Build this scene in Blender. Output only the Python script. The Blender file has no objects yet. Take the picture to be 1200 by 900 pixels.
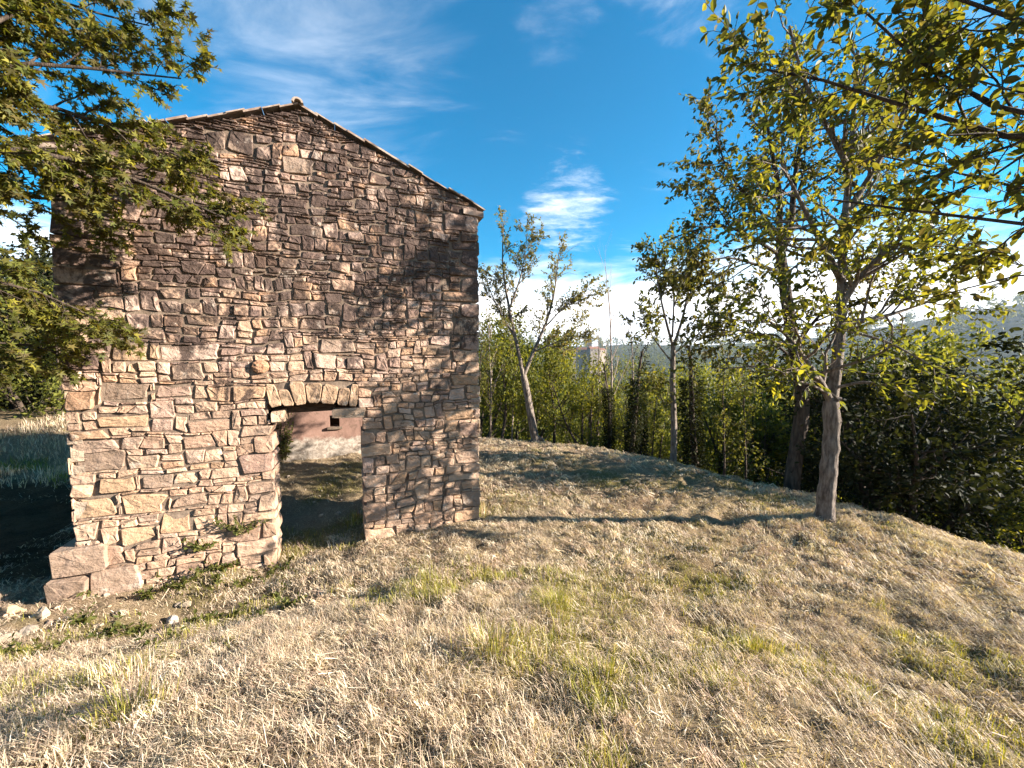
import bpy, math, random
import numpy as np
from mathutils import Vector, Matrix

# ------------------------------------------------------------------ camera
scene = bpy.context.scene
CAM_H = 2.6
F_PX, W_PX, H_PX = 451.0, 1200.0, 900.0
PITCH = math.radians(3.8)
cam_d = bpy.data.cameras.new("camera")
cam = bpy.data.objects.new("camera", cam_d)
scene.collection.objects.link(cam)
cam.location = (0, 0, CAM_H)
cam.rotation_euler = (math.pi / 2 - PITCH, 0, 0)
cam_d.sensor_width = 36.0
cam_d.lens = 36.0 * F_PX / W_PX
cam_d.clip_start = 0.05
cam_d.clip_end = 20000
scene.camera = cam

# ------------------------------------------------------------------ sun + sky
SUN_EL = math.radians(19)
SUN_DIR = Vector((0.998, -0.05, 0)).normalized() * math.cos(SUN_EL) + Vector((0, 0, math.sin(SUN_EL)))
sun_d = bpy.data.lights.new("sun", 'SUN')
sun_d.energy = 5.0
sun_d.angle = math.radians(0.5)
sun_d.color = (1.0, 0.90, 0.80)
sun = bpy.data.objects.new("sun", sun_d)
scene.collection.objects.link(sun)
sun.rotation_euler = (-SUN_DIR).to_track_quat('-Z', 'Y').to_euler()

scene.view_settings.view_transform = 'Standard'
scene.view_settings.look = 'None'
scene.view_settings.gamma = 1
scene.view_settings.exposure = 2.15
scene.cycles.use_denoising = True
scene.cycles.max_bounces = 6
scene.cycles.transparent_max_bounces = 8

def ray(px, py):
    x = (px - W_PX / 2) / F_PX
    y = -(py - H_PX / 2) / F_PX
    c, s = math.cos(PITCH), math.sin(PITCH)
    return np.array([x, c + y * s, -s + y * c])

def at(px, py, Y):
    d = ray(px, py)
    return np.array([0, 0, CAM_H]) + d * (Y / d[1])

# ---- node helpers
def nn(nt, typ, **kw):
    n = nt.nodes.new(typ)
    for k, v in kw.items():
        if hasattr(n, k):
            setattr(n, k, v)
    return n

class G:
    """tiny node-graph helper"""
    def __init__(s, nt):
        s.nt = nt
    def put(s, sock, v):
        if isinstance(v, bpy.types.NodeSocket):
            s.nt.links.new(v, sock)
        else:
            sock.default_value = v
    def math(s, op, a, b=0.0, clamp=False):
        n = nn(s.nt, 'ShaderNodeMath', operation=op, use_clamp=clamp)
        s.put(n.inputs[0], a); s.put(n.inputs[1], b)
        return n.outputs[0]
    def noise(s, vec, scale, detail=4.0, rough=0.55, dist=0.0, lac=2.0):
        n = nn(s.nt, 'ShaderNodeTexNoise')
        if vec is not None: s.nt.links.new(vec, n.inputs['Vector'])
        n.inputs['Scale'].default_value = scale
        n.inputs['Detail'].default_value = detail
        n.inputs['Roughness'].default_value = rough
        n.inputs['Distortion'].default_value = dist
        n.inputs['Lacunarity'].default_value = lac
        return n.outputs['Fac']
    def ramp(s, fac, stops, interp='LINEAR'):
        n = nn(s.nt, 'ShaderNodeValToRGB')
        n.color_ramp.interpolation = interp
        el = n.color_ramp.elements
        while len(el) < len(stops): el.new(0.5)
        for e, (p, c) in zip(el, stops):
            e.position = p
            e.color = (c, c, c, 1) if isinstance(c, (int, float)) else (*c, 1)
        s.nt.links.new(fac, n.inputs[0])
        return n.outputs[0]
    def mix(s, fac, a, b, mode='MIX'):
        n = nn(s.nt, 'ShaderNodeMix', data_type='RGBA', blend_type=mode)
        s.put(n.inputs[0], fac)
        for i, v in ((6, a), (7, b)):
            if isinstance(v, tuple) and len(v) == 3: v = (*v, 1)
            s.put(n.inputs[i], v)
        return n.outputs[2]
    def smooth(s, v, a, b):
        n = nn(s.nt, 'ShaderNodeMapRange', interpolation_type='SMOOTHSTEP')
        s.put(n.inputs[0], v)
        n.inputs[1].default_value = a; n.inputs[2].default_value = b
        n.inputs[3].default_value = 0; n.inputs[4].default_value = 1
        return n.outputs[0]
    def mapping(s, vec, scale=(1, 1, 1), rot=(0, 0, 0), loc=(0, 0, 0)):
        n = nn(s.nt, 'ShaderNodeMapping')
        s.nt.links.new(vec, n.inputs[0])
        n.inputs['Scale'].default_value = scale
        n.inputs['Rotation'].default_value = rot
        n.inputs['Location'].default_value = loc
        return n.outputs[0]

# ---- world: physical sky with procedural cirrus and a low cloud bank
world = bpy.data.worlds.new("World")
scene.world = world
world.use_nodes = True
wt = world.node_tree
wt.nodes.clear()
g = G(wt)
sky = nn(wt, 'ShaderNodeTexSky', sky_type='NISHITA')
sky.sun_disc = False
sky.sun_elevation = SUN_EL
sky.sun_rotation = math.atan2(SUN_DIR.x, SUN_DIR.y)
sky.altitude = 300
sky.air_density = 1.0
sky.dust_density = 0.35
sky.ozone_density = 1.6
hs = nn(wt, 'ShaderNodeHueSaturation')
hs.inputs['Hue'].default_value = 0.490
hs.inputs['Saturation'].default_value = 3.3
hs.inputs['Value'].default_value = 1.05
wt.links.new(sky.outputs[0], hs.inputs['Color'])
geo = nn(wt, 'ShaderNodeTexCoord')
dirv = geo.outputs['Generated']
sep = nn(wt, 'ShaderNodeSeparateXYZ'); wt.links.new(dirv, sep.inputs[0])
dz = sep.outputs[2]
# project the direction on a flat cloud layer
den = g.math('MAXIMUM', g.math('ADD', dz, 0.12), 0.05)
cmb = nn(wt, 'ShaderNodeCombineXYZ')
wt.links.new(g.math('DIVIDE', sep.outputs[0], den), cmb.inputs[0])
wt.links.new(g.math('DIVIDE', sep.outputs[1], den), cmb.inputs[1])
lay = cmb.outputs[0]
def blob(px, py, c0, c1):
    d = ray(px, py); d = d / np.linalg.norm(d)
    n = nn(wt, 'ShaderNodeVectorMath', operation='DOT_PRODUCT')
    wt.links.new(dirv, n.inputs[0]); n.inputs[1].default_value = tuple(d)
    return g.smooth(n.outputs['Value'], math.cos(math.radians(c1)), math.cos(math.radians(c0)))
wisp = g.noise(g.mapping(lay, scale=(1.0, 2.6, 1), rot=(0, 0, math.radians(35))), 1.5, 9, 0.62, 0.6)
fine = g.noise(g.mapping(lay, scale=(1, 1.6, 1), rot=(0, 0, math.radians(-30))), 9.0, 6, 0.65, 0.3)
mixn = g.math('ADD', g.math('MULTIPLY', wisp, 0.62), g.math('MULTIPLY', fine, 0.38))
def cloudlet(px, py, r, lo, hi, amt, src):
    m_ = g.math('SUBTRACT', blob(px, py, 0.0, r), 1.0)
    return g.math('MULTIPLY', g.smooth(g.math('ADD', src, g.math('MULTIPLY', m_, 0.42)), lo, hi), amt)
base_c = g.math('MULTIPLY', g.smooth(wisp, 0.56, 0.86), 0.30)
b1 = cloudlet(370, 10, 24, 0.28, 0.78, 0.30, wisp)
b2 = cloudlet(662, 244, 10.5, 0.37, 0.80, 0.85, mixn)
b3 = cloudlet(650, 20, 9, 0.42, 0.75, 0.15, mixn)
cir = g.math('MAXIMUM', g.math('MAXIMUM', base_c, b3), g.math('MAXIMUM', b1, b2))
# cloud bank low over the horizon
bankn = g.noise(g.mapping(dirv, scale=(1, 1, 4.5)), 3.2, 7, 0.6, 0.3)
bank = g.smooth(g.math('ADD', dz, g.math('MULTIPLY', g.math('SUBTRACT', bankn, 0.5), -0.22)), 0.255, 0.13)
cloud = g.math('MAXIMUM', cir, g.math('MULTIPLY', bank, 0.97))
ccol = g.mix(g.smooth(bankn, 0.3, 0.7), (7.6, 7.9, 8.6), (10.5, 10.0, 9.4))
wcol = g.mix(cloud, hs.outputs[0], ccol)
bg = nn(wt, 'ShaderNodeBackground')
bg.inputs['Strength'].default_value = 0.054
wt.links.new(wcol, bg.inputs['Color'])
wo = nn(wt, 'ShaderNodeOutputWorld')
wt.links.new(bg.outputs[0], wo.inputs['Surface'])

# ------------------------------------------------------------------ helpers
C = scene.collection
rng0 = np.random.default_rng(11)
random.seed(11)

def tag(o, label=None, cat=None, group=None, kind=None):
    if label: o['label'] = label
    if cat: o['category'] = cat
    if group: o['group'] = group
    if kind: o['kind'] = kind
    return o

def empty(name, loc=(0, 0, 0), rz=0.0):
    o = bpy.data.objects.new(name, None)
    o.empty_display_size = 0.3
    C.objects.link(o); o.location = loc; o.rotation_euler = (0, 0, rz)
    return o

def link(name, me, material, parent=None, loc=None):
    o = bpy.data.objects.new(name, me)
    if material is not None and not me.materials: me.materials.append(material)
    C.objects.link(o)
    if parent is not None: o.parent = parent
    if loc is not None: o.location = loc
    return o

def tri_mesh(name, V, T, col=None, smooth=False):
    V = np.ascontiguousarray(V, dtype=np.float32); T = np.ascontiguousarray(T, dtype=np.int32)
    me = bpy.data.meshes.new(name)
    me.vertices.add(len(V)); me.vertices.foreach_set('co', V.ravel())
    me.loops.add(T.size); me.loops.foreach_set('vertex_index', T.ravel())
    k = T.shape[1]
    me.polygons.add(len(T))
    me.polygons.foreach_set('loop_start', np.arange(0, T.size, k, dtype=np.int32))
    me.polygons.foreach_set('loop_total', np.full(len(T), k, dtype=np.int32))
    me.polygons.foreach_set('use_smooth', np.full(len(T), smooth, dtype=bool))
    if col is not None:
        a = me.attributes.new('tint', 'FLOAT_COLOR', 'POINT')
        c4 = np.ones((len(V), 4), dtype=np.float32); c4[:, :3] = col
        a.data.foreach_set('color', c4.ravel())
    me.update(calc_edges=True)
    return me

def poly_mesh(name, verts, faces, col=None, smooth=False):
    me = bpy.data.meshes.new(name)
    me.from_pydata([tuple(v) for v in verts], [], [tuple(f) for f in faces])
    if col is not None:
        a = me.attributes.new('tint', 'FLOAT_COLOR', 'POINT')
        c4 = np.ones((len(verts), 4), dtype=np.float32); c4[:, :3] = np.array(col)
        a.data.foreach_set('color', c4.ravel())
    if smooth:
        for p in me.polygons: p.use_smooth = True
    me.update()
    return me

# lattice value noise
_perm = np.random.default_rng(5).random((256, 256))
def vnoise(x, y, seed=0):
    x = np.asarray(x, float) + seed * 17.3; y = np.asarray(y, float) + seed * 9.1
    xi = np.floor(x).astype(int); yi = np.floor(y).astype(int)
    fx = x - xi; fy = y - yi
    fx = fx * fx * (3 - 2 * fx); fy = fy * fy * (3 - 2 * fy)
    a = _perm[xi & 255, yi & 255]; b = _perm[(xi + 1) & 255, yi & 255]
    c = _perm[xi & 255, (yi + 1) & 255]; d = _perm[(xi + 1) & 255, (yi + 1) & 255]
    return (a * (1 - fx) + b * fx) * (1 - fy) + (c * (1 - fx) + d * fx) * fy
def fbm(x, y, seed=0, o=4):
    s = 0; a = 0.5; t = 0
    for i in range(o):
        s = s + a * vnoise(x * 2 ** i, y * 2 ** i, seed + i); t += a; a *= 0.5
    return s / t
def sst(a, b, x):
    t = np.clip((x - a) / (b - a), 0, 1)
    return t * t * (3 - 2 * t)

# ------------------------------------------------------------------ materials
def new_mat(name):
    m = bpy.data.materials.new(name); m.use_nodes = True
    nt = m.node_tree; nt.nodes.clear()
    out = nn(nt, 'ShaderNodeOutputMaterial')
    return m, nt, G(nt), out

def principled(nt, g, out, color, rough=0.9, spec=0.2, bump=None, bstr=0.5, bdist=0.02):
    p = nn(nt, 'ShaderNodeBsdfPrincipled')
    if isinstance(color, tuple) and len(color) == 3: color = (*color, 1)
    g.put(p.inputs['Base Color'], color)
    g.put(p.inputs['Roughness'], rough)
    p.inputs['Specular IOR Level'].default_value = spec
    if bump is not None:
        b = nn(nt, 'ShaderNodeBump')
        b.inputs['Strength'].default_value = bstr
        b.inputs['Distance'].default_value = bdist
        nt.links.new(bump, b.inputs['Height'])
        nt.links.new(b.outputs[0], p.inputs['Normal'])
    nt.links.new(p.outputs[0], out.inputs['Surface'])
    return p

def tint_node(nt):
    a = nn(nt, 'ShaderNodeAttribute'); a.attribute_name = 'tint'
    return a.outputs['Color']

def world_pos(nt):
    return nn(nt, 'ShaderNodeNewGeometry').outputs['Position']

def make_stone_mat(name, weather=True):
    m, nt, g, out = new_mat(name)
    P = world_pos(nt)
    t = tint_node(nt)
    n1 = g.noise(P, 9.0, 6, 0.6, 0.4)
    n2 = g.noise(P, 34.0, 5, 0.65)
    layer = g.noise(g.mapping(P, scale=(1, 1, 5)), 12.0, 4, 0.6, 0.8)
    c = g.mix(g.smooth(n1, 0.35, 0.7), g.mix(0.30, t, (0.16, 0.105, 0.06)), t)
    c = g.mix(g.math('MULTIPLY', g.smooth(layer, 0.55, 0.75), 0.2), c, (0.46, 0.34, 0.21))
    c = g.mix(g.math('MULTIPLY', g.smooth(n2, 0.55, 0.75), 0.35), c, (0.50, 0.42, 0.32))
    if weather:
        sx = nn(nt, 'ShaderNodeSeparateXYZ'); nt.links.new(P, sx.inputs[0])
        z = sx.outputs[2]
        big = g.noise(P, 0.75, 3, 0.5, 0.3)
        med = g.noise(g.mapping(P, scale=(1.25, 1.25, 0.9)), 2.7, 8, 0.66, 0.5)
        # black lichen and soot: much of it on the upper wall, little near the ground
        up = g.smooth(g.math('ADD', z, g.math('MULTIPLY', g.math('SUBTRACT', big, 0.5), 2.6)), 1.2, 4.0)
        thr = g.math('ADD', g.math('MULTIPLY', up, 0.20), g.math('ADD', med, g.math('MULTIPLY', g.math('SUBTRACT', n2, 0.5), 0.15)))
        k = g.smooth(thr, 0.60, 0.70)
        c = g.mix(g.math('MULTIPLY', k, 0.86), c, (0.052, 0.036, 0.031))
        # pale lime-washed scabs
        lime = g.smooth(g.noise(P, 5.5, 7, 0.7, 0.3), 0.585, 0.67)
        c = g.mix(g.math('MULTIPLY', lime, 0.45), c, (0.55, 0.47, 0.38))
    chis = g.noise(g.mapping(P, scale=(1, 1, 1.6)), 6.0, 3, 0.5, 0.3)
    h = g.math('ADD', g.math('ADD', g.math('MULTIPLY', n1, 0.6), g.math('MULTIPLY', chis, 1.1)), g.math('ADD', g.math('MULTIPLY', n2, 0.25), g.math('MULTIPLY', layer, 0.22)))
    principled(nt, g, out, c, 0.92, 0.12, h, 0.9, 0.035)
    return m

M = {}
M['stone'] = make_stone_mat('rubble_stone')
M['loose'] = make_stone_mat('loose_stone', False)

def simple(name, c1, c2, scale, rough=0.9, bstr=0.5, bdist=0.02, detail=6, stretch=(1, 1, 1)):
    m, nt, g, out = new_mat(name)
    P = g.mapping(world_pos(nt), scale=stretch)
    n = g.noise(P, scale, detail, 0.62, 0.3)
    n2 = g.noise(P, scale * 5, 4, 0.6)
    c = g.mix(g.smooth(n, 0.3, 0.7), c1, c2)
    principled(nt, g, out, c, rough, 0.15, g.math('ADD', n, g.math('MULTIPLY', n2, 0.4)), bstr, bdist)
    M[name] = m
    return m
simple('mortar', (0.10, 0.072, 0.052), (0.24, 0.18, 0.13), 7, bstr=0.8)
simple('timber', (0.03, 0.02, 0.014), (0.09, 0.06, 0.04), 6, stretch=(1, 1, 8))
simple('tile', (0.23, 0.155, 0.115), (0.42, 0.34, 0.27), 5)
simple('bark_pale', (0.09, 0.07, 0.055), (0.30, 0.25, 0.205), 22, bstr=1.0, bdist=0.06, stretch=(1, 1, 0.25))
simple('bark_dark', (0.035, 0.026, 0.02), (0.10, 0.075, 0.055), 18, bstr=1.0, bdist=0.03, stretch=(1, 1, 0.25))
simple('twig', (0.20, 0.15, 0.12), (0.34, 0.28, 0.23), 20)
simple('stem', (0.10, 0.09, 0.03), (0.2, 0.16, 0.07), 20)
simple('far_wall', (0.25, 0.205, 0.165), (0.34, 0.285, 0.23), 0.4)
simple('far_roof', (0.20, 0.10, 0.07), (0.28, 0.15, 0.10), 0.5)
simple('far_glass', (0.02, 0.02, 0.025), (0.04, 0.04, 0.05), 1, rough=0.3)

# plaster of the inner wall: pink wash, bare grey-white at the foot, cracks
m, nt, g, out = new_mat('plaster')
P = world_pos(nt)
n = g.noise(P, 1.6, 7, 0.65, 0.6)
n2 = g.noise(P, 14, 6, 0.65)
sx = nn(nt, 'ShaderNodeSeparateXYZ'); nt.links.new(P, sx.inputs[0])
c = g.mix(g.smooth(n, 0.38, 0.62), (0.30, 0.185, 0.14), (0.20, 0.12, 0.09))
foot = g.smooth(g.math('ADD', sx.outputs[2], g.math('MULTIPLY', g.math('SUBTRACT', n, 0.5), 0.7)), 0.70, 0.60)
c = g.mix(foot, c, g.mix(g.smooth(n2, 0.4, 0.6), (0.26, 0.215, 0.17), (0.44, 0.38, 0.31)))
c = g.mix(g.math('MULTIPLY', g.smooth(g.noise(P, 5, 7, 0.7, 1.0), 0.54, 0.68), 0.75), c, (0.13, 0.085, 0.06))
principled(nt, g, out, c, 0.9, 0.15, g.math('ADD', n, g.math('MULTIPLY', n2, 0.3)), 0.6, 0.03)
M['plaster'] = m

def leaf_mat(name, trans=0.45, rough=0.45, spec=0.35):
    m, nt, g, out = new_mat(name)
    t = tint_node(nt)
    P = world_pos(nt)
    c = g.mix(g.math('MULTIPLY', g.smooth(g.noise(P, 25, 3, 0.5), 0.35, 0.7), 0.35), t, g.mix(1.0, t, (0.55, 0.55, 0.5), 'MULTIPLY'))
    p = nn(nt, 'ShaderNodeBsdfPrincipled')
    nt.links.new(c, p.inputs['Base Color'])
    p.inputs['Roughness'].default_value = rough
    p.inputs['Specular IOR Level'].default_value = spec
    tr = nn(nt, 'ShaderNodeBsdfTranslucent')
    nt.links.new(g.mix(1.0, c, (1.35, 1.25, 0.5), 'MULTIPLY'), tr.inputs['Color'])
    ms = nn(nt, 'ShaderNodeMixShader'); ms.inputs[0].default_value = trans
    nt.links.new(p.outputs[0], ms.inputs[1]); nt.links.new(tr.outputs[0], ms.inputs[2])
    nt.links.new(ms.outputs[0], out.inputs['Surface'])
    M[name] = m
    return m
leaf_mat('leaf', 0.52, 0.55, 0.2)
leaf_mat('leaf_dull', 0.25, 0.7, 0.08)
leaf_mat('grass', 0.28, 0.6, 0.2)

# ------------------------------------------------------------------ the front wall's plane
def ground_hit(px, py, z=0.0):
    d = ray(px, py); t = (z - CAM_H) / d[2]
    return np.array([0, 0, CAM_H]) + d * t
WL = ground_hit(90, 684)[:2]
WR = ground_hit(563, 606)[:2]
WALL_W = float(np.linalg.norm(WR - WL))
WD = (WR - WL) / WALL_W                  # along the wall
WN = np.array([WD[1], -WD[0]])           # outward, towards the camera
def w2p(s, z, out=0.0):
    q = WL + WD * s + WN * out
    return np.array([q[0], q[1], z])
def p2w(px, py):
    d = ray(px, py)
    # (t*d.xy - WL).WN = 0
    t = WL.dot(WN) / d[:2].dot(WN)
    q = d[:2] * t
    return float((q - WL).dot(WD)), float(CAM_H + d[2] * t)
apex_s, apex_z = p2w(345, 125)
_, eave_r = p2w(559, 243)
apex_s = WALL_W / 2
eave_l = eave_r
def gable(s):
    return apex_z - (apex_z - eave_r) * abs(s - apex_s) / (WALL_W / 2)
DEPTH = 4.9          # depth of the house
THICK = 0.52

# ------------------------------------------------------------------ ground
ctrl = []
def cp(px, py, Y): ctrl.append(at(px, py, Y))
for a in [(600, 900, 1.5), (0, 900, 1.6), (1200, 900, 1.55), (300, 900, 1.5), (900, 900, 1.5),
          (600, 695, 3.5), (660, 700, 3.4), (480, 705, 3.45), (600, 650, 4.85), (100, 775, 2.95), (300, 722, 3.75), (200, 732, 3.93), (400, 690, 4.1),
          (850, 750, 2.87), (1000, 690, 3.76), (1150, 800, 2.37), (760, 620, 5.6), (1000, 640, 4.8), (965, 605, 5.85),
          (565, 513, 13), (630, 517, 12.4), (700, 523, 11.5), (790, 540, 10), (870, 562, 8.5), (950, 580, 7.2), (1040, 604, 6.1), (1120, 628, 5.3), (1200, 650, 4.7),
          (620, 560, 8.4), (700, 580, 7.2), (850, 620, 5.6), (590, 600, 6.5),
          (40, 600, 6.5), (40, 546, 9.0), (10, 502, 9.9), (70, 500, 10.0), (-200, 505, 9.5), (40, 690, 4.4), (20, 740, 3.6),
          (340, 534, 9.2), (415, 530, 9.6), (375, 600, 6.55), (330, 640, 5.5), (420, 632, 5.75)]:
    cp(*a)
for px, py in [(322, 662), (428, 634), (480, 622), (540, 610), (240, 668), (150, 690)]:
    s_, z_ = p2w(px, py); ctrl.append(w2p(s_, z_, 0.05))
for a in [(0, 0, 1.08), (0, -6, 1.3), (8, -5, 1.0), (-8, -5, 0.7), (-9, 2.5, 0.0), (-12, 5, 0.2), (-15, 10, 0.95), (-14, 14, 0.9), (-8, 15, 0.4), (14, 6, -2.6), (12, 14, -4.2), (5, 19, -3.4),
          (-2.5, 20, -2.4), (-12, 20, 0.2), (9, 2, 0.2), (2, 16.5, -1.6), (6.2, 12.5, -1.7), (7.6, 9.4, -1.5), (8.8, 7.2, -1.3), (8.6, 5.2, -0.7), (4, 1, 0.95), (-4, 1, 0.75)]:
    ctrl.append(np.array(a, float))
CP = np.array(ctrl)
def _phi(a, b):
    d = np.sqrt(((a[:, None, :] - b[None, :, :]) ** 2).sum(-1) + 0.15 ** 2)
    return d
_n = len(CP)
_A = np.zeros((_n + 3, _n + 3))
_A[:_n, :_n] = _phi(CP[:, :2], CP[:, :2]) - np.eye(_n) * 0.06
_A[:_n, _n] = 1; _A[:_n, _n + 1:] = CP[:, :2]
_A[_n:, :_n] = _A[:_n, _n:].T
_w = np.linalg.solve(_A, np.concatenate([CP[:, 2], np.zeros(3)]))
def near_h(x, y):
    q = np.stack([x, y], -1)
    res = np.empty(len(q))
    for i in range(0, len(q), 20000):
        qq = q[i:i + 20000]
        res[i:i + 20000] = _phi(qq, CP[:, :2]) @ _w[:_n] + _w[_n] + qq @ _w[_n + 1:]
    return res
def ground_h(x, y, micro=True):
    x = np.atleast_1d(np.asarray(x, float)); y = np.atleast_1d(np.asarray(y, float))
    xc = np.clip(x, -18, 15); yc = np.clip(y, -7, 21)
    zn = near_h(xc, yc)
    R = np.hypot(x - 0, y - 5)
    over = np.hypot(x - xc, y - yc)
    fwd = sst(-0.9, 0.3, (y * 0.8 + x * 0.35) / np.maximum(R, 1))      # the slope falls away ahead and to the right
    z = zn - fwd * (0.30 * np.minimum(over, 60) + 0.10 * np.clip(over - 60, 0, 200)) 
    az = np.arctan2(x, y)
    ridge = 92 + 60 * fbm(az * 3.0 + 7, R / 1500, 3, 4) + 150 * sst(0.55, 1.15, az) + 40 * sst(-0.2, -0.9, az)
    hill = sst(380, 2300, R) * ridge - sst(2600, 6000, R) * ridge * 0.6
    z = z + hill + np.clip(R / 150, 0, 1) * 6 * (fbm(x / 60, y / 60, 9, 3) - 0.5)
    if micro:
        nearw = 1 - sst(16, 30, R)
        right = sst(0.3, 2.0, x - 0.12 * y)
        # raked swathes on the right, tussocks elsewhere
        u = (x * 0.75 + y * 0.66); v = (-x * 0.66 + y * 0.75)
        streak = fbm(u * 1.2, v * 5.2, 21, 3) - 0.5
        tus = fbm(x * 2.6, y * 2.6, 31, 4) - 0.5
        fine = fbm(x * 9, y * 9, 41, 2) - 0.5
        z = z + nearw * (right * 0.13 * streak + (0.11 - 0.03 * right) * tus + 0.075 * fine)
    return z
def gz(x, y, micro=True):
    return float(ground_h(x, y, micro)[0])
def pix_ground(px, py):
    d = ray(px, py); o = np.array([0, 0, CAM_H])
    ts = np.linspace(1.0, 16, 300)
    P = o + ts[:, None] * d
    h = ground_h(P[:, 0], P[:, 1], False)
    b = np.where(P[:, 2] < h)[0]
    i = b[0] if len(b) else len(ts) - 1
    return P[i, 0], P[i, 1]

def axis(n_near, lo, hi, step, far):
    core = np.arange(lo, hi + 1e-6, step)
    out = []; d = step; p = hi
    while p < far:
        d *= 1.22; p += d; out.append(p)
    neg = []; d = step; p = lo
    while p > -far:
        d *= 1.22; p -= d; neg.append(p)
    return np.concatenate([neg[::-1], core, out])
gx = axis(0, -9.5, 9.0, 0.055, 6500)
gy = axis(0, 0.4, 14.0, 0.055, 6500)
GX, GY = np.meshgrid(gx, gy)
GZ = ground_h(GX.ravel(), GY.ravel())
V = np.stack([GX.ravel(), GY.ravel(), GZ], -1)
nx, ny = len(gx), len(gy)
idx = np.arange(nx * ny).reshape(ny, nx)
Q = np.stack([idx[:-1, :-1].ravel(), idx[:-1, 1:].ravel(), idx[1:, 1:].ravel(), idx[1:, :-1].ravel()], -1)

# green patches (places where fresh grass grows through the hay)
green_spots = []
for px, py, r in [(450, 702, .35), (510, 690, .4), (560, 678, .3), (600, 770, .3), (655, 710, .25), (700, 655, .35), (700, 700, .5), (790, 690, .35), (830, 690, .4), (735, 760, .25), (708, 795, .22),
                  (860, 760, .35), (900, 765, .4), (930, 790, .35), (840, 785, .3), (1060, 752, .15), (1095, 790, .25), (1140, 860, .25), (1190, 800, .3), (160, 840, .18), (150, 780, .15), (350, 640, .3), (400, 640, .3), (340, 680, .35),
                  (250, 690, .35), (180, 660, .35), (110, 740, .3), (20, 770, .2), (240, 740, .3), (300, 715, .3), (600, 590, .5), (640, 540, .8), (700, 560, .6), (830, 560, .6), (900, 590, .5), (1010, 600, .4), (760, 630, .5), (560, 600, .3), (1050, 620, .3), (400, 560, .8), (410, 620, .4), (820, 640, .4)]:
    x, y = pix_ground(px, py); green_spots.append((x, y, r))
GS = np.array(green_spots)
def greenness(x, y):
    s = np.zeros(len(x))
    for a, b, r in GS:
        r2 = r * 1.25
        s = np.maximum(s, np.exp(-((x - a) ** 2 + (y - b) ** 2) / (r2 * r2)))
    n = fbm(x * 1.7, y * 1.7, 51, 4)
    bank = sst(-6.5, -8.5, x) * sst(6.0, 8.0, y) * 0.15
    return np.clip(s * (0.4 + 1.1 * n) + 0.55 * sst(0.58, 0.74, n) + bank, 0, 1)

# ground colour: straw / bare soil / green as vertex tint (plus a brown shade tone left of the house)
gr = greenness(V[:, 0], V[:, 1])
nA = fbm(V[:, 0] * 0.8, V[:, 1] * 0.8, 61, 4); nB = fbm(V[:, 0] * 4, V[:, 1] * 4, 71, 4)
straw = np.array([0.40, 0.315, 0.21]); pink = np.array([0.31, 0.225, 0.155]); soil = np.array([0.46, 0.36, 0.25]); green = np.array([0.17, 0.165, 0.045])
col = straw * (1 - sst(0.4, 0.65, nA))[:, None] + pink * sst(0.4, 0.65, nA)[:, None]
col = col * (0.65 + 0.7 * nB)[:, None]
inx = (V[:, 0] - WL[0]) * WD[0] + (V[:, 1] - WL[1]) * WD[1]
iny = -((V[:, 0] - WL[0]) * WN[0] + (V[:, 1] - WL[1]) * WN[1])
inside = ((inx > 0) & (inx < WALL_W) & (iny > 0) & (iny < DEPTH)).astype(float)
foot = np.exp(-((V[:, 0] + 4.3) ** 2 / 3.5 + (V[:, 1] - 3.9) ** 2 / 0.5))
so = np.clip(inside + foot, 0, 1)[:, None] * 0.8
col = col * (1 - so) + soil * (0.75 + 0.5 * nB)[:, None] * so
shaded_yard = (sst(-4.9, -5.6, V[:, 0]) * sst(4.2, 4.7, V[:, 1]) * sst(8.6, 7.6, V[:, 1]) * sst(-16, -12, V[:, 0]) * (1 - inside))[:, None]  # shade put into the colour: house's shadow side browned, over leaf litter
shade_litter = np.array([0.105, 0.068, 0.038])
gr = gr * (1 - shaded_yard[:, 0])
col = col * (1 - 0.7 * gr)[:, None] + green * (0.7 * gr)[:, None]
col = col * (1 - shaded_yard) + shade_litter * (0.55 + 0.9 * nB)[:, None] * shaded_yard
Rg = np.hypot(V[:, 0], V[:, 1] - 5)
bey = np.clip(sst(0.15, 1.2, np.where((V[:, 1] > 3), -(V[:, 2] + 0.25), 0)) + sst(16, 22, Rg), 0, 1)[:, None]
fgreen = np.array([0.045, 0.055, 0.022]) * (0.6 + 0.8 * fbm(V[:, 0] / 35, V[:, 1] / 35, 81, 4))[:, None]
col = col * (1 - bey) + fgreen * bey
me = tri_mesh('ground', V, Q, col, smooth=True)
m, nt, g, out = new_mat('ground_hay')
P = world_pos(nt)
t = tint_node(nt)
n1 = g.noise(P, 60, 5, 0.7, 0.4)
n2 = g.noise(g.mapping(P, scale=(1, 2.5, 1), rot=(0, 0, 0.7)), 28, 5, 0.7, 1.5)
c = g.mix(g.smooth(n2, 0.35, 0.68), g.mix(1.0, t, (0.62, 0.56, 0.5), 'MULTIPLY'), g.mix(1.0, t, (1.25, 1.22, 1.15), 'MULTIPLY'))
n3 = g.noise(g.mapping(P, scale=(3.2, 1, 1), rot=(0, 0, -0.5)), 40, 4, 0.7, 1.2)
c = g.mix(g.math('MULTIPLY', g.smooth(n3, 0.5, 0.7), 0.45), c, g.mix(1.0, t, (0.55, 0.48, 0.42), 'MULTIPLY'))
principled(nt, g, out, c, 0.95, 0.05, g.math('ADD', n1, g.math('ADD', n2, n3)), 1.0, 0.05)
M['ground'] = m
tag(link('ground', me, m), kind='structure')

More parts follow.
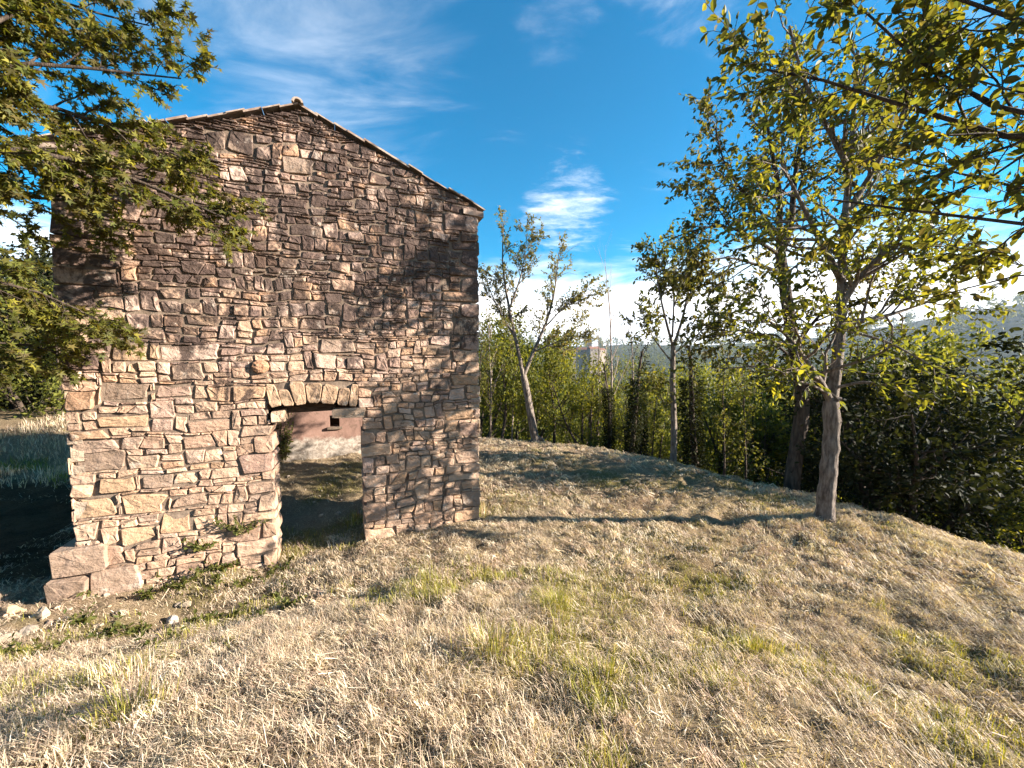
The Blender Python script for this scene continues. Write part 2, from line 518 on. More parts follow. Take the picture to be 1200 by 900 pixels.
# ------------------------------------------------------------------ the ruined house
house = empty('stone_house', tuple(w2p(WALL_W / 2, 0, -DEPTH / 2)))
tag(house, 'roofless two-storey rubble stone house with gable wall and arched doorway', 'house')
HINV = Matrix.Translation(-house.location)
def hlocal(p): return np.array(p) - np.array(house.location)

d0s, d0z = p2w(323, 575)
d1s, d1z = p2w(424, 560)
_, door_top = p2w(375, 482)
D0, D1 = d0s, d1s
# --- wall core (mortar), recessed behind the stone faces
RECESS = 0.022
def prism(poly, o0, o1):
    """poly of (s,z) counter-clockwise seen from outside, extruded from o0 (outer) to o1"""
    n = len(poly)
    v = [hlocal(w2p(s, z, o0)) for s, z in poly] + [hlocal(w2p(s, z, o1)) for s, z in poly]
    f = [tuple(range(n)), tuple(range(2 * n - 1, n - 1, -1))]
    f += [(i, i + n, (i + 1) % n + n, (i + 1) % n) for i in range(n)]
    return v, f
vs, fs = [], []
def addp(vf):
    v, f = vf; b = len(vs)
    vs.extend(v); fs.extend([tuple(i + b for i in ff) for ff in f])
e = 0.06
top_core = door_top + 0.13
addp(prism([(e, -0.6), (D0 - e, -0.6), (D0 - e, top_core), (e, top_core)], -RECESS, -THICK))
addp(prism([(D1 + e, -0.6), (WALL_W - e, -0.6), (WALL_W - e, top_core), (D1 + e, top_core)], -RECESS, -THICK))
addp(prism([(e, top_core), (WALL_W - e, top_core), (WALL_W - e, gable(WALL_W - e) - 0.03), (apex_s, apex_z - 0.03), (e, gable(e) - 0.03)], -RECESS, -THICK))
front_wall = link('front_wall', poly_mesh('front_wall', vs, fs), M['mortar'], house)

# --- stone generator
class Stone:
    __slots__ = ('poly', 'proud', 'depth', 'tone', 'area', 'dome', 'nm')
stones = []
R_ = random.Random(7)
def warp(s, z):
    a = vnoise(np.array([s * 1.6]), np.array([z * 1.9]), 101)[0] - 0.5
    b = vnoise(np.array([s * 1.3]), np.array([z * 1.7]), 102)[0] - 0.5
    c = vnoise(np.array([s * 6.0]), np.array([z * 7.0]), 103)[0] - 0.5
    d = vnoise(np.array([s * 6.0]), np.array([z * 7.0]), 104)[0] - 0.5
    # keep the outer edges and the jambs straight
    k = min(1, s / 0.25, (WALL_W - s) / 0.25)
    if z < door_top + 0.1:
        k = min(k, abs(s - D0) / 0.25, abs(s - D1) / 0.25)
    k = max(0, k)
    return s + (a * 0.06 + c * 0.05) * k, z + (b * 0.06 + d * 0.04) * (0.35 + 0.65 * k)
def add_stone(poly, proud=None, depth=0.2, tone=None, nm='stone', dome=None):
    st = Stone(); st.poly = poly; st.depth = depth; st.nm = nm
    st.proud = R_.uniform(-0.010, 0.012) if proud is None else proud
    st.dome = R_.uniform(-0.005, 0.006) if dome is None else dome
    x = np.array(poly)
    st.area = 0.5 * abs(np.dot(x[:, 0], np.roll(x[:, 1], 1)) - np.dot(x[:, 1], np.roll(x[:, 0], 1)))
    st.tone = tone
    stones.append(st)
def rect_poly(s0, s1, z0, z1, gap=None, jit=0.014, dowarp=True):
    gp = R_.choice([0.0005, 0.001, 0.002, 0.003, 0.004, 0.008]) if gap is None else gap
    s0 += gp; s1 -= gp; z0 += gp; z1 -= gp
    w, h = s1 - s0, z1 - z0
    ch = min(w, h)
    pts = []
    def cn(cx, cz, dx, dz):
        # a corner becomes one or two points, more or less rounded
        a = R_.uniform(0.02, 0.22) * ch * 0.7; b = R_.uniform(0.02, 0.22) * ch * 0.7
        jx = dx * R_.uniform(0, 1) ** 2 * min(0.05, w * 0.14); jz = dz * R_.uniform(0, 1) ** 2 * min(0.045, h * 0.2)
        return (cx + jx, cz + jz, a, b)
    A = cn(s0, z0, 1, 1); B = cn(s1, z0, -1, 1); Cc = cn(s1, z1, -1, -1); D = cn(s0, z1, 1, -1)
    pts += [(A[0], A[1] + A[3]), (A[0] + A[2], A[1])]
    if w > 0.2: pts.append(((A[0] + B[0]) / 2 + R_.uniform(-.2, .2) * w, (A[1] + B[1]) / 2 + R_.uniform(-jit, jit) * .7))
    pts += [(B[0] - B[2], B[1]), (B[0], B[1] + B[3])]
    if h > 0.2: pts.append((B[0] + R_.uniform(-jit, 0), (B[1] + Cc[1]) / 2))
    pts += [(Cc[0], Cc[1] - Cc[3]), (Cc[0] - Cc[2], Cc[1])]
    if w > 0.2: pts.append(((Cc[0] + D[0]) / 2 + R_.uniform(-.2, .2) * w, (Cc[1] + D[1]) / 2 + R_.uniform(-jit, jit) * .7))
    pts += [(D[0] + D[2], D[1]), (D[0], D[1] - D[3])]
    if dowarp: pts = [warp(*p) for p in pts]
    return [(s, min(z, gable(s) - 0.012)) for s, z in pts]

CS, CZ = 0.035, 0.03
NS = int(round(WALL_W / CS)); CSx = WALL_W / NS
Z0 = -0.42
NZ = int((apex_z + 0.1 - Z0) / CZ)
occ = np.zeros((NZ, NS), bool)
sc = (np.arange(NS) + 0.5) * CSx
zc = Z0 + (np.arange(NZ) + 0.5) * CZ
for j in range(NZ):
    for i in range(NS):
        if zc[j] > gable(sc[i]) - 0.005: occ[j, i] = True
        if D0 < sc[i] < D1 and zc[j] < door_top: occ[j, i] = True
def claim(s0, s1, z0, z1):
    i0 = max(0, int(round(s0 / CSx))); i1 = min(NS, int(round(s1 / CSx)))
    j0 = max(0, int(round((z0 - Z0) / CZ))); j1 = min(NZ, int(round((z1 - Z0) / CZ)))
    occ[j0:j1, i0:i1] = True
    return i0 * CSx, i1 * CSx, Z0 + j0 * CZ, Z0 + j1 * CZ
# arch voussoirs, traced from the doorway
def wp(zx, zy):   # pixel in the enlarged doorway view
    return p2w(290 + zx / 4.0, 380 + zy / 4.0)
vous = [[(82, 280), (125, 282), (165, 378), (108, 392)], [(140, 308), (190, 306), (222, 380), (168, 384)], [(192, 268), (262, 268), (278, 372), (226, 380)],
        [(268, 278), (352, 276), (338, 368), (284, 368)], [(358, 278), (428, 292), (412, 376), (342, 370)], [(432, 300), (482, 300), (468, 382), (418, 378)], [(488, 280), (520, 282), (512, 386), (474, 384)]]
for q in vous:
    pp = [wp(*a) for a in q]
    pp = pp[::-1]
    cx = sum(a[0] for a in pp) / 4; cz = sum(a[1] for a in pp) / 4
    full = []
    for k in range(4):
        a = pp[k]; b = pp[(k + 1) % 4]
        full.append((a[0] * 0.86 + b[0] * 0.14, a[1] * 0.86 + b[1] * 0.14))
        full.append((a[0] * 0.14 + b[0] * 0.86, a[1] * 0.14 + b[1] * 0.86))
    add_stone(full, 0.012, 0.42, 'arch', 'arch_stone')
a0 = wp(80, 268); a1 = wp(525, 395)
i0 = int(round((a0[0] - 0.0) / CSx)); i1 = int(round(a1[0] / CSx))
jt = int(round((wp(300, 266)[1] - Z0) / CZ))
occ[int((door_top - Z0) / CZ) - 2:jt, i0:i1] = True
# impost on the left, pale slab on the right
l0 = wp(106, 402); l1 = wp(184, 458)
add_stone(rect_poly(l0[0], l1[0], l1[1], l0[1], 0.004, dowarp=False), 0.02, 0.4, 'pale'); claim(l0[0], l1[0], l1[1], l0[1])
l0 = wp(393, 396); l1 = wp(556, 437)
add_stone(rect_poly(l0[0], l1[0], l1[1], l0[1], 0.003, dowarp=False), 0.03, 0.34, 'pale', 'lintel_slab'); claim(l0[0], l1[0], l1[1], l0[1])
# the round orange stone and a few big traced blocks  (px rect: x0,x1,y0,y1)
cx, cz = p2w(305.5, 429.5)
add_stone([(cx + 0.098 * math.cos(t), cz + 0.088 * math.sin(t)) for t in np.linspace(0, 2 * math.pi, 11)[:-1]], 0.03, 0.2, 'orange', dome=0.03)
claim(cx - .1, cx + .1, cz - .09, cz + .09)
for x0, x1, y0, y1, tone in [(125, 171, 399, 423, 'tan'), (172, 186, 399, 423, 'tan'), (188, 260, 402, 421, None), (199, 243, 425, 446, 'grey'), (232, 309, 440, 462, 'orange2'), (116, 177, 448, 470, 'grey'), (182, 228, 447, 465, None),
                             (112, 174, 484, 503, 'tan'), (165, 222, 493, 509, 'tan'), (84, 144, 532, 553, 'grey'), (115, 162, 559, 577, 'tan'), (164, 199, 557, 574, 'grey'), (88, 142, 580, 607, 'tan'), (146, 197, 577, 602, 'tan'), (203, 244, 580, 596, None),
                             (188, 226, 602, 625, 'orange2'), (140, 186, 617, 637, 'tan'), (160, 222, 626, 656, 'tan'), (538, 561, 497, 511, None), (540, 563, 577, 595, 'grey'), (520, 555, 480, 492, 'orange2'), (415, 462, 440, 458, None), (374, 418, 396, 415, 'grey'),
                             (332, 370, 186, 204, 'grey'), (340, 380, 262, 275, 'grey'), (396, 425, 258, 271, 'orange2'), (245, 268, 150, 178, 'grey'), (268, 298, 153, 182, 'grey'), (314, 352, 200, 221, 'grey')]:
    s0, zt = p2w(x0, (y0 + y1) / 2)[0], p2w((x0 + x1) / 2, y0)[1]
    s1, zb = p2w(x1, (y0 + y1) / 2)[0], p2w((x0 + x1) / 2, y1)[1]
    i0 = max(0, int(round(s0 / CSx))); i1 = int(round(s1 / CSx)); j0 = int(round((zb - Z0) / CZ)); j1 = int(round((zt - Z0) / CZ))
    if occ[j0:j1, i0:i1].any(): continue
    s0, s1, zb, zt = claim(s0, s1, zb, zt)
    add_stone(rect_poly(s0, s1, zb, zt), None, 0.25 if i0 > 1 else 0.45, tone)
# two putlog holes
for px, py, hw, hh in [(407, 325, .045, .035), (522, 330, .06, .055)]:
    a, b = p2w(px, py); claim(a - hw, a + hw, b - hh, b + hh)
# quoins and jamb stones
def column(sa, sb_short, sb_long, za, zb, tone=None, left=True, dep=0.45):
    z = za; k = R_.randint(0, 1)
    while z < zb - 0.05:
        h = R_.choice([0.12, 0.15, 0.18, 0.21, 0.24, 0.27])
        if zb - z - h < 0.08: h = zb - z
        w = (sb_long if k % 2 else sb_short) * R_.uniform(0.8, 1.2)
        s0, s1 = (sa, sa + w) if left else (sa - w, sa)
        i0 = max(0, int(round(s0 / CSx))); i1 = min(NS, int(round(s1 / CSx))); j0 = int(round((z - Z0) / CZ)); j1 = min(NZ, int(round((z + h - Z0) / CZ)))
        if j1 > j0 and not occ[j0:j1, i0:i1].any():
            a = claim(s0, s1, z, z + h)
            a = (sa if left else a[0], a[1] if left else sa, a[2], a[3])
            add_stone(rect_poly(*a), R_.uniform(-0.006, 0.02), dep, tone)
        z += h; k += 1
column(0, 0.30, 0.52, 0.28, gable(0) - 0.1)
column(WALL_W, 0.30, 0.5, Z0, gable(0) - 0.1, left=False)
column(D1, 0.18, 0.4, Z0, door_top - 0.02)
column(D0, 0.18, 0.4, Z0, door_top - 0.12, left=False)
# rubble laid in rough, broken courses
def place(i0, i1, j0, j1):
    """one stone, or a stone broken in two, in free cells"""
    occ[j0:j1, i0:i1] = True
    s0, s1, z0, z1 = i0 * CSx, i1 * CSx, Z0 + j0 * CZ, Z0 + j1 * CZ
    w, h = s1 - s0, z1 - z0
    q = R_.random()
    if h > 0.15 and w > 0.14 and w < 0.34 and q < 0.26:
        zm = z0 + h * R_.uniform(0.35, 0.65)                   # two thin ones bedded on each other
        add_stone(rect_poly(s0, s1, z0, zm)); 
        if w > 0.26 and R_.random() < 0.6:
            sm = s0 + w * R_.uniform(0.35, 0.65)
            add_stone(rect_poly(s0, sm, zm, z1)); add_stone(rect_poly(sm, s1, zm, z1))
        else: add_stone(rect_poly(s0, s1, zm, z1))
    elif w > 0.26 and h > 0.08 and q < 0.52:
        mid = s0 + w * R_.uniform(0.35, 0.65); sl = R_.uniform(-0.07, 0.07)
        cut = lambda z: mid + sl * (2 * (z - z0) / h - 1)
        add_stone([(min(p[0], cut(p[1]) - 0.004), p[1]) for p in rect_poly(s0, mid + 0.08, z0, z1)])
        add_stone([(max(p[0], cut(p[1]) + 0.004), p[1]) for p in rect_poly(mid - 0.08, s1, z0, z1)])
    else:
        add_stone(rect_poly(s0, s1, z0, z1), depth=0.2 if h > 0.05 else 0.12)
j = 0
while j < NZ:
    z = zc[j]
    ch_ = R_.choice([4, 5, 5, 6, 7, 8]) if z < 2.3 else R_.choice([3, 4, 4, 5, 5, 6, 7])
    for i in range(NS):
        jj = j
        while jj < min(j + ch_, NZ):
            if occ[jj, i]: jj += 1; continue
            # free height of this column inside the course
            h = 0
            while jj + h < min(j + ch_, NZ) and not occ[jj + h, i]: h += 1
            # free width at that height
            lim = R_.choice([3, 4, 5, 6, 7, 8, 9, 11, 13]) if z < 2.3 else R_.choice([3, 3, 4, 5, 5, 6, 7, 8, 10])
            lim = min(lim, int(h * 2.6) + 1)
            lim = max(lim, int(h * 0.8), 5 if h <= 2 else 0)
            w = 0
            while i + w < NS and w < lim and not occ[jj:jj + h, i + w].any(): w += 1
            rest = 0
            while i + w + rest < NS and rest < 4 and not occ[jj:jj + h, i + w + rest].any(): rest += 1
            if rest < 3: w += rest
            top = jj + h
            if top == j + ch_ and R_.random() < 0.45:              # some stones reach up into the next course
                ex = R_.choice([1, 1, 2, 2, 3])
                while ex and top < NZ and not occ[top, i:i + w].any(): top += 1; ex -= 1
            place(i, i + w, jj, top)
            jj = top
    j += ch_
print('stones', len(stones), 'relief', GZ.min(), GZ.max())
# footing blocks that stick out past the left corner
for x0, x1, y0, y1, pr in [(63, 128, 637, 671, 0.10), (57, 108, 673, 712, 0.16), (108, 168, 664, 694, 0.07)]:
    s0, zt = p2w(x0, (y0 + y1) / 2)[0], p2w((x0 + x1) / 2, y0)[1]
    s1, zb = p2w(x1, (y0 + y1) / 2)[0], p2w((x0 + x1) / 2, y1)[1]
    add_stone(rect_poly(s0, s1, zb, zt, 0.0, dowarp=False), pr * .7, 0.55, 'grey', 'footing_block')

TONES = {'tan': (0.47, 0.36, 0.235), 'grey': (0.31, 0.255, 0.20), 'orange': (0.46, 0.29, 0.18), 'orange2': (0.48, 0.35, 0.225), 'pale': (0.50, 0.41, 0.30), 'arch': (0.44, 0.34, 0.23)}
POOL_UP = [(0.43, 0.335, 0.27), (0.37, 0.285, 0.23), (0.49, 0.395, 0.32), (0.33, 0.25, 0.205), (0.45, 0.34, 0.25), (0.41, 0.33, 0.275), (0.52, 0.43, 0.35), (0.46, 0.32, 0.21)]
POOL = [(0.52, 0.41, 0.30), (0.49, 0.385, 0.29), (0.47, 0.365, 0.26), (0.42, 0.33, 0.245), (0.52, 0.42, 0.31), (0.40, 0.315, 0.24), (0.48, 0.355, 0.235), (0.37, 0.28, 0.21), (0.45, 0.335, 0.24), (0.51, 0.395, 0.28), (0.43, 0.35, 0.275)]
def stone_geo(st):
    P = np.array(st.poly); n = len(P)
    c = P.mean(0)
    # radial order is given; rings: back, rim (bevel start), face edge, inner ring, centre
    tilt = np.array([R_.gauss(0, 0.05), R_.gauss(0, 0.07)])
    sz = math.sqrt(max(st.area, 1e-4))
    bev = min(0.006, 0.045 * sz)
    V, Fc = [], []
    def outv(p, base): return base + float(np.clip((p - c) @ tilt, -0.02, 0.02))
    def ring(k, base, jit):
        r = []
        for p in P:
            q = c + (p - c) * k
            r.append((q, outv(q, base + R_.uniform(-jit, jit))))
        return r
    kb = max(0.6, 1 - bev * 2.2 / sz)
    rings = [[(p, st.proud - st.depth) for p in P],
             ring(1.0, st.proud - bev * 1.1, 0.003),
             ring(kb, st.proud, 0.005),
             ring(0.5, st.proud + st.dome * 0.8, 0.006)]
    cen = (c + np.array([R_.uniform(-.1, .1), R_.uniform(-.1, .1)]) * sz, outv(c, st.proud + st.dome + R_.uniform(-0.004, 0.005)))
    for r in rings:
        for q, o in r: V.append(w2p(q[0], q[1], o))
    V.append(w2p(cen[0][0], cen[0][1], cen[1]))
    for k in range(len(rings) - 1):
        for a in range(n):
            b = (a + 1) % n
            Fc.append((k * n + a, k * n + b, (k + 1) * n + b, (k + 1) * n + a))
    k = (len(rings) - 1) * n
    for a in range(n): Fc.append((k + a, k + (a + 1) % n, k + n))
    t = np.array(TONES[st.tone]) if st.tone else np.array(R_.choice(POOL_UP if c[1] > 2.5 + R_.uniform(-1.6, 1.6) else POOL))
    t = t * (np.array([0.95, 0.83, 0.79]) if c[1] > 2.5 else np.array([0.96, 0.83, 0.775])) * R_.uniform(0.80, 1.14)
    return np.array(V), Fc, t
order = sorted(range(len(stones)), key=lambda i: -stones[i].area / (5.0 + 0.3 * stones[i].poly[0][0]) ** 2)
named = set(i for i, st in enumerate(stones) if st.nm != 'stone')
big_ids = set([i for i in order if i not in named][:290]) | named
sv, sf, scol = [], [], []
for i, st in enumerate(stones):
    if st.area < 6e-4: continue
    Vv, Ff, t = stone_geo(st)
    if i in big_ids:
        ctr = Vv.mean(0)
        o = link(st.nm, poly_mesh(st.nm, Vv - ctr, Ff, np.tile(t, (len(Vv), 1))), M['stone'], front_wall)
        o.location = hlocal(ctr)
    else:
        b = len(sv)
        sv.extend(hlocal(p) for p in Vv); sf.extend(tuple(q + b for q in f) for f in Ff); scol.extend([t] * len(Vv))
tag(link('small_stone', poly_mesh('small_stone', sv, sf, scol), M['stone'], front_wall), kind='stuff')
# old timbers behind the arch
def wbox(name, s0, s1, z0, z1, o0, o1, mat, parent, jit=0.0):
    v, f = prism([(s0, z0), (s1, z0 + jit), (s1, z1 + jit), (s0, z1)], o0, o1)
    return link(name, poly_mesh(name, v, f), mat, parent)
wbox('lintel_beam', D0 - 0.12, D1 + 0.14, door_top - 0.02, door_top + 0.11, -0.40, -0.56, M['timber'], house, 0.012)
wbox('lintel_beam', D0 - 0.15, D0 + 0.75, door_top - 0.035, door_top + 0.10, -0.24, -0.385, M['timber'], house, 0.01)
# verge tiles on the gable, a ridge tile and the corbel at the eave
def verge(side):
    Ls = math.hypot(WALL_W / 2, apex_z - eave_r) + 0.10
    n = 13; step = Ls / n
    dirs = 1 if side else -1
    sl = (apex_z - eave_r) / (WALL_W / 2)
    ang = math.atan(sl)
    for k in range(n):
        a = k * step + R_.uniform(-.02, .02); b = a + step * R_.uniform(0.98, 1.12)
        lift = R_.uniform(-0.008, 0.022)
        th = R_.uniform(0.014, 0.026); wv = R_.uniform(0.0, 0.03)
        def pt(t, h, o):
            return hlocal(w2p(apex_s + dirs * (t * math.cos(ang) + h * math.sin(ang)), apex_z - t * math.sin(ang) + h * math.cos(ang) + 0.0, o))
        v = []
        # curved tile: arc profile across the wall thickness
        prof = [(0.025 + wv, 0.0), (0.0 + wv, 0.012), (-0.08, 0.03), (-0.18, 0.02), (-0.24, 0.0)]
        for t, dz in ((a, 0.014 + lift), (b, lift)):
            for o, h in prof: v.append(pt(t, h + dz, o))
            for o, h in prof: v.append(pt(t, h + dz + th, o))
        m_ = len(prof); f = []
        for q in range(m_ - 1):
            f += [(q, q + 1, q + 1 + 2 * m_, q + 2 * m_), (m_ + q, 3 * m_ + q, 3 * m_ + q + 1, m_ + q + 1), (q, m_ + q, m_ + q + 1, q + 1), (2 * m_ + q, 2 * m_ + q + 1, 3 * m_ + q + 1, 3 * m_ + q)]
        f += [(0, 2 * m_, 3 * m_, m_), (m_ - 1, 2 * m_ - 1, 4 * m_ - 1, 3 * m_ - 1)]
        link('verge_tile', poly_mesh('verge_tile', v, f), M['tile'], house)
verge(True); verge(False)
v, f = [], []
for t in (0.09, -0.34):
    for r in (0.04, 0.062):
        for k in range(7):
            a = math.pi * k / 6
            v.append(hlocal(w2p(apex_s + r * math.cos(a) * 1.1, apex_z + 0.02 + r * math.sin(a), t)))
for k in range(6):
    f += [(k, k + 1, 8 + k, 7 + k), (14 + k, 21 + k, 22 + k, 15 + k), (7 + k, 8 + k, 22 + k, 21 + k), (k, 14 + k, 15 + k, k + 1)]
f += [(0, 7, 21, 14), (6, 20, 27, 13)]
link('ridge_tile', poly_mesh('ridge_tile', v, f), M['tile'], house)
def cobble(name, ctr, size, mat, parent=None, seed=0, tint=(0.4, 0.33, 0.25), loc=None, rot=0.0, flat=0.25):
    """an angular broken stone: a low icosphere-like body cut by random planes"""
    import bmesh
    r = random.Random(seed)
    bm = bmesh.new(); bmesh.ops.create_icosphere(bm, subdivisions=2, radius=1.0)
    pl = [(Vector((r.gauss(0, 1), r.gauss(0, 1), r.gauss(0, 1))).normalized(), r.uniform(0.55, 0.85)) for _ in range(9)]
    for v_ in bm.verts:
        for n_, d_ in pl:
            k_ = v_.co.dot(n_) - d_
            if k_ > 0: v_.co -= n_ * k_
        v_.co *= 1 + r.uniform(-0.03, 0.03)
        v_.co = Vector((v_.co.x * size[0], v_.co.y * size[1], v_.co.z * size[2]))
    me = bpy.data.meshes.new(name); bm.to_mesh(me); bm.free()
    a = me.attributes.new('tint', 'FLOAT_COLOR', 'POINT')
    a.data.foreach_set('color', np.tile(np.array([*tint, 1.0], dtype=np.float32), len(me.vertices)))
    o = link(name, me, mat, parent); o.location = ctr; o.rotation_euler = (r.uniform(-.2, .2), r.uniform(-.2, .2), rot)
    return o
wbox('eave_stone', WALL_W - 0.25, WALL_W + 0.07, eave_r - 0.13, eave_r - 0.05, 0.03, -0.45, M['tile'], house, -0.02)
wbox('eave_stone', -0.07, 0.25, eave_r - 0.13, eave_r - 0.05, 0.03, -0.45, M['tile'], house, 0.02)

# side and back walls: core plus a skin of stones
def side_frame(s_face, sign):
    # local frame on an outer side wall: a runs away from the front wall, out points outward along +-WD
    def f(a, z, o):
        q = WL + WD * (s_face + sign * o) - WN * a
        return np.array([q[0], q[1], z])
    return f
def back_frame():
    def f(a, z, o):
        q = WL + WD * a - WN * (DEPTH - THICK - o)     # o>0 towards the inside
        return np.array([q[0], q[1], z])
    return f
def solid(frame, prof, o0, o1):
    n = len(prof)
    v = [hlocal(frame(a, z, o0)) for a, z in prof] + [hlocal(frame(a, z, o1)) for a, z in prof]
    f = [tuple(range(n)), tuple(range(2 * n - 1, n - 1, -1))] + [(i, i + n, (i + 1) % n + n, (i + 1) % n) for i in range(n)]
    return v, f
def skin(frame, amax, topf, seed, parent, z0=-0.9):
    r = random.Random(seed); V, Fc, cl = [], [], []
    z = z0
    while z < 5.3:
        h = r.choice([0.1, 0.13, 0.16, 0.2, 0.24]); a = 0.0
        while a < amax - 0.02:
            w = min(r.uniform(0.15, 0.5), amax - a)
            if amax - a - w < 0.1: w = amax - a
            t1 = topf(a + w / 2)
            if z + h < t1 + 0.05:
                pr = r.uniform(-0.02, 0.02); gq = 0.008
                P = [(a + gq, z + gq + 0.02), (a + gq + 0.02, z + gq), (a + w - gq - 0.02, z + gq), (a + w - gq, z + gq + 0.02), (a + w - gq, z + h - gq - 0.02), (a + w - gq - 0.02, z + h - gq), (a + gq + 0.02, z + h - gq), (a + gq, z + h - gq - 0.02)]
                P = [(p + r.uniform(-.008, .008), q + r.uniform(-.008, .008)) for p, q in P]
                cxx = a + w / 2; czz = z + h / 2; b = len(V)
                for k_, o_ in ((1.0, -0.14), (1.0, pr - 0.015), (0.84, pr), ):
                    for p, q in P: V.append(hlocal(frame(cxx + (p - cxx) * k_, czz + (q - czz) * k_, o_ + (r.uniform(-.006, .006) if o_ > -0.1 else 0))))
                V.append(hlocal(frame(cxx, czz, pr + r.uniform(0, 0.02))))
                n = 8
                for k_ in range(2):
                    for u in range(n): Fc.append((b + k_ * n + u, b + k_ * n + (u + 1) % n, b + (k_ + 1) * n + (u + 1) % n, b + (k_ + 1) * n + u))
                for u in range(n): Fc.append((b + 2 * n + u, b + 2 * n + (u + 1) % n, b + 3 * n))
                t = np.array(r.choice(POOL)) * r.uniform(0.8, 1.1); cl += [t] * (3 * n + 1)
            a += w
        z += h
    return tag(link('small_stone', poly_mesh('small_stone', V, Fc, cl), M['stone'], parent), kind='stuff')
# unseen side walls cut low behind the corners to let sun and sky in
def top_right(a): return eave_r - 0.15 if a < 0.62 else max(0.42, eave_r - 0.15 - (a - 0.62) * 20.0)
def top_left(a): return eave_l - 0.15 if a < 1.2 else max(1.6, eave_l - 0.15 - (a - 1.2) * 2.2)
AE = DEPTH - THICK
prof_r = [(THICK + 0.003, -0.9), (AE - 0.003, -0.9)] + [(a, top_right(a)) for a in np.linspace(AE - 0.003, THICK + 0.003, 40)]
v, f = solid(side_frame(WALL_W, 1), prof_r, -RECESS, -THICK)
rw = link('side_wall', poly_mesh('side_wall', v, f), M['mortar'], house)
skin(side_frame(WALL_W, 1), DEPTH, top_right, 3, rw)
prof_l = [(THICK + 0.003, -0.9), (AE - 0.003, -0.9)] + [(a, top_left(a)) for a in np.linspace(AE - 0.003, THICK + 0.003, 9)]
v, f = solid(side_frame(0, -1), prof_l, -RECESS, -THICK)
lw = link('side_wall', poly_mesh('side_wall', v, f), M['mortar'], house)
skin(side_frame(0, -1), DEPTH, top_left, 4, lw)
# back wall: plastered inside, with a small square opening seen through the doorway
bf = back_frame()
def on_back(px, py):
    d = ray(px, py); o = WL - WN * (DEPTH - THICK)
    t = o.dot(WN) / d[:2].dot(WN); q = d[:2] * t
    return float((q - WL).dot(WD)), float(CAM_H + d[2] * t)
hs0, hz1 = on_back(386, 487); hs1, hz0 = on_back(398, 500)
vs, fs = [], []
BT = 2.9  # wall top kept low, out of view, so sky light reaches the room
for pr_ in ([(0.02, -0.9), (hs0, -0.9), (hs0, BT), (0.02, BT)], [(hs1, -0.9), (WALL_W - 0.02, -0.9), (WALL_W - 0.02, 2.2), (hs1 + 0.8, BT - 0.2), (hs1, BT)],
            [(hs0, -0.9), (hs1, -0.9), (hs1, hz0), (hs0, hz0)], [(hs0, hz1), (hs1, hz1), (hs1, BT), (hs0, BT)]):
    addp(solid(bf, pr_, 0.0, -THICK + 0.003))
bw = link('back_wall', poly_mesh('back_wall', vs, fs), M['plaster'], house)
v, f = solid(bf, [(hs0 - 0.05, hz0 - 0.05), (hs1 + 0.06, hz0 - 0.05), (hs1 + 0.06, hz0 + 0.004), (hs0 - 0.05, hz0 + 0.004)], 0.06, -0.2)
link('sill', poly_mesh('sill', v, f), M['mortar'], bw)
v, f = solid(bf, [(hs0 + 0.003, hz0 + 0.006), (hs1 - 0.003, hz0 + 0.006), (hs1 - 0.003, hz1 - 0.003), (hs0 + 0.003, hz1 - 0.003)], -0.34, -0.40)
link('shutter', poly_mesh('shutter', v, f), M['timber'], bw)

# ------------------------------------------------------------------ vegetation machinery
LEAF = {}
def _reg(name, pts, tris): LEAF[name] = (np.array(pts, float), np.array(tris, int))
_reg('oval', [(0, 0, 0), (.30, .20, .05), (.66, .22, .05), (1, 0, -.04), (.66, -.22, .05), (.30, -.20, .05)], [(0, 3, 2), (0, 2, 1), (0, 5, 4), (0, 4, 3)])
_reg('rhomb', [(0, 0, 0), (.5, .30, .06), (1, 0, -.03), (.5, -.30, .06)], [(0, 2, 1), (0, 3, 2)])
st_pts = [(0.0, 0.0, 0.0)]
for a, r in [(-150, .14), (-118, .50), (-92, .22), (-58, .66), (-28, .26), (0, .78), (28, .26), (58, .66), (92, .22), (118, .50), (150, .14)]:
    st_pts.append((0.22 + r * math.cos(math.radians(a)), r * math.sin(math.radians(a)), 0.05 * (r > .3) * (1 if abs(a) > 30 else -1)))
st_pts[0] = (0.22, 0, 0)
_reg('maple', st_pts, [(0, k, k + 1) for k in range(1, 11)] + [(0, 11, 1)])

def unit(v): return v / np.maximum(np.linalg.norm(v, axis=-1, keepdims=True), 1e-9)

def leaves_mesh(name, pos, axis_, nrm, size, tint, kind):
    LV, LT = LEAF[kind]
    a = unit(axis_); n = unit(nrm - a * (nrm * a).sum(-1, keepdims=True)); b = np.cross(n, a)
    k = len(LV)
    V = pos[:, None, :] + size[:, None, None] * (LV[None, :, 0:1] * a[:, None, :] + LV[None, :, 1:2] * b[:, None, :] + LV[None, :, 2:3] * n[:, None, :])
    T = LT[None] + (np.arange(len(pos)) * k)[:, None, None]
    return tri_mesh(name, V.reshape(-1, 3), T.reshape(-1, 3), np.repeat(tint, k, 0))

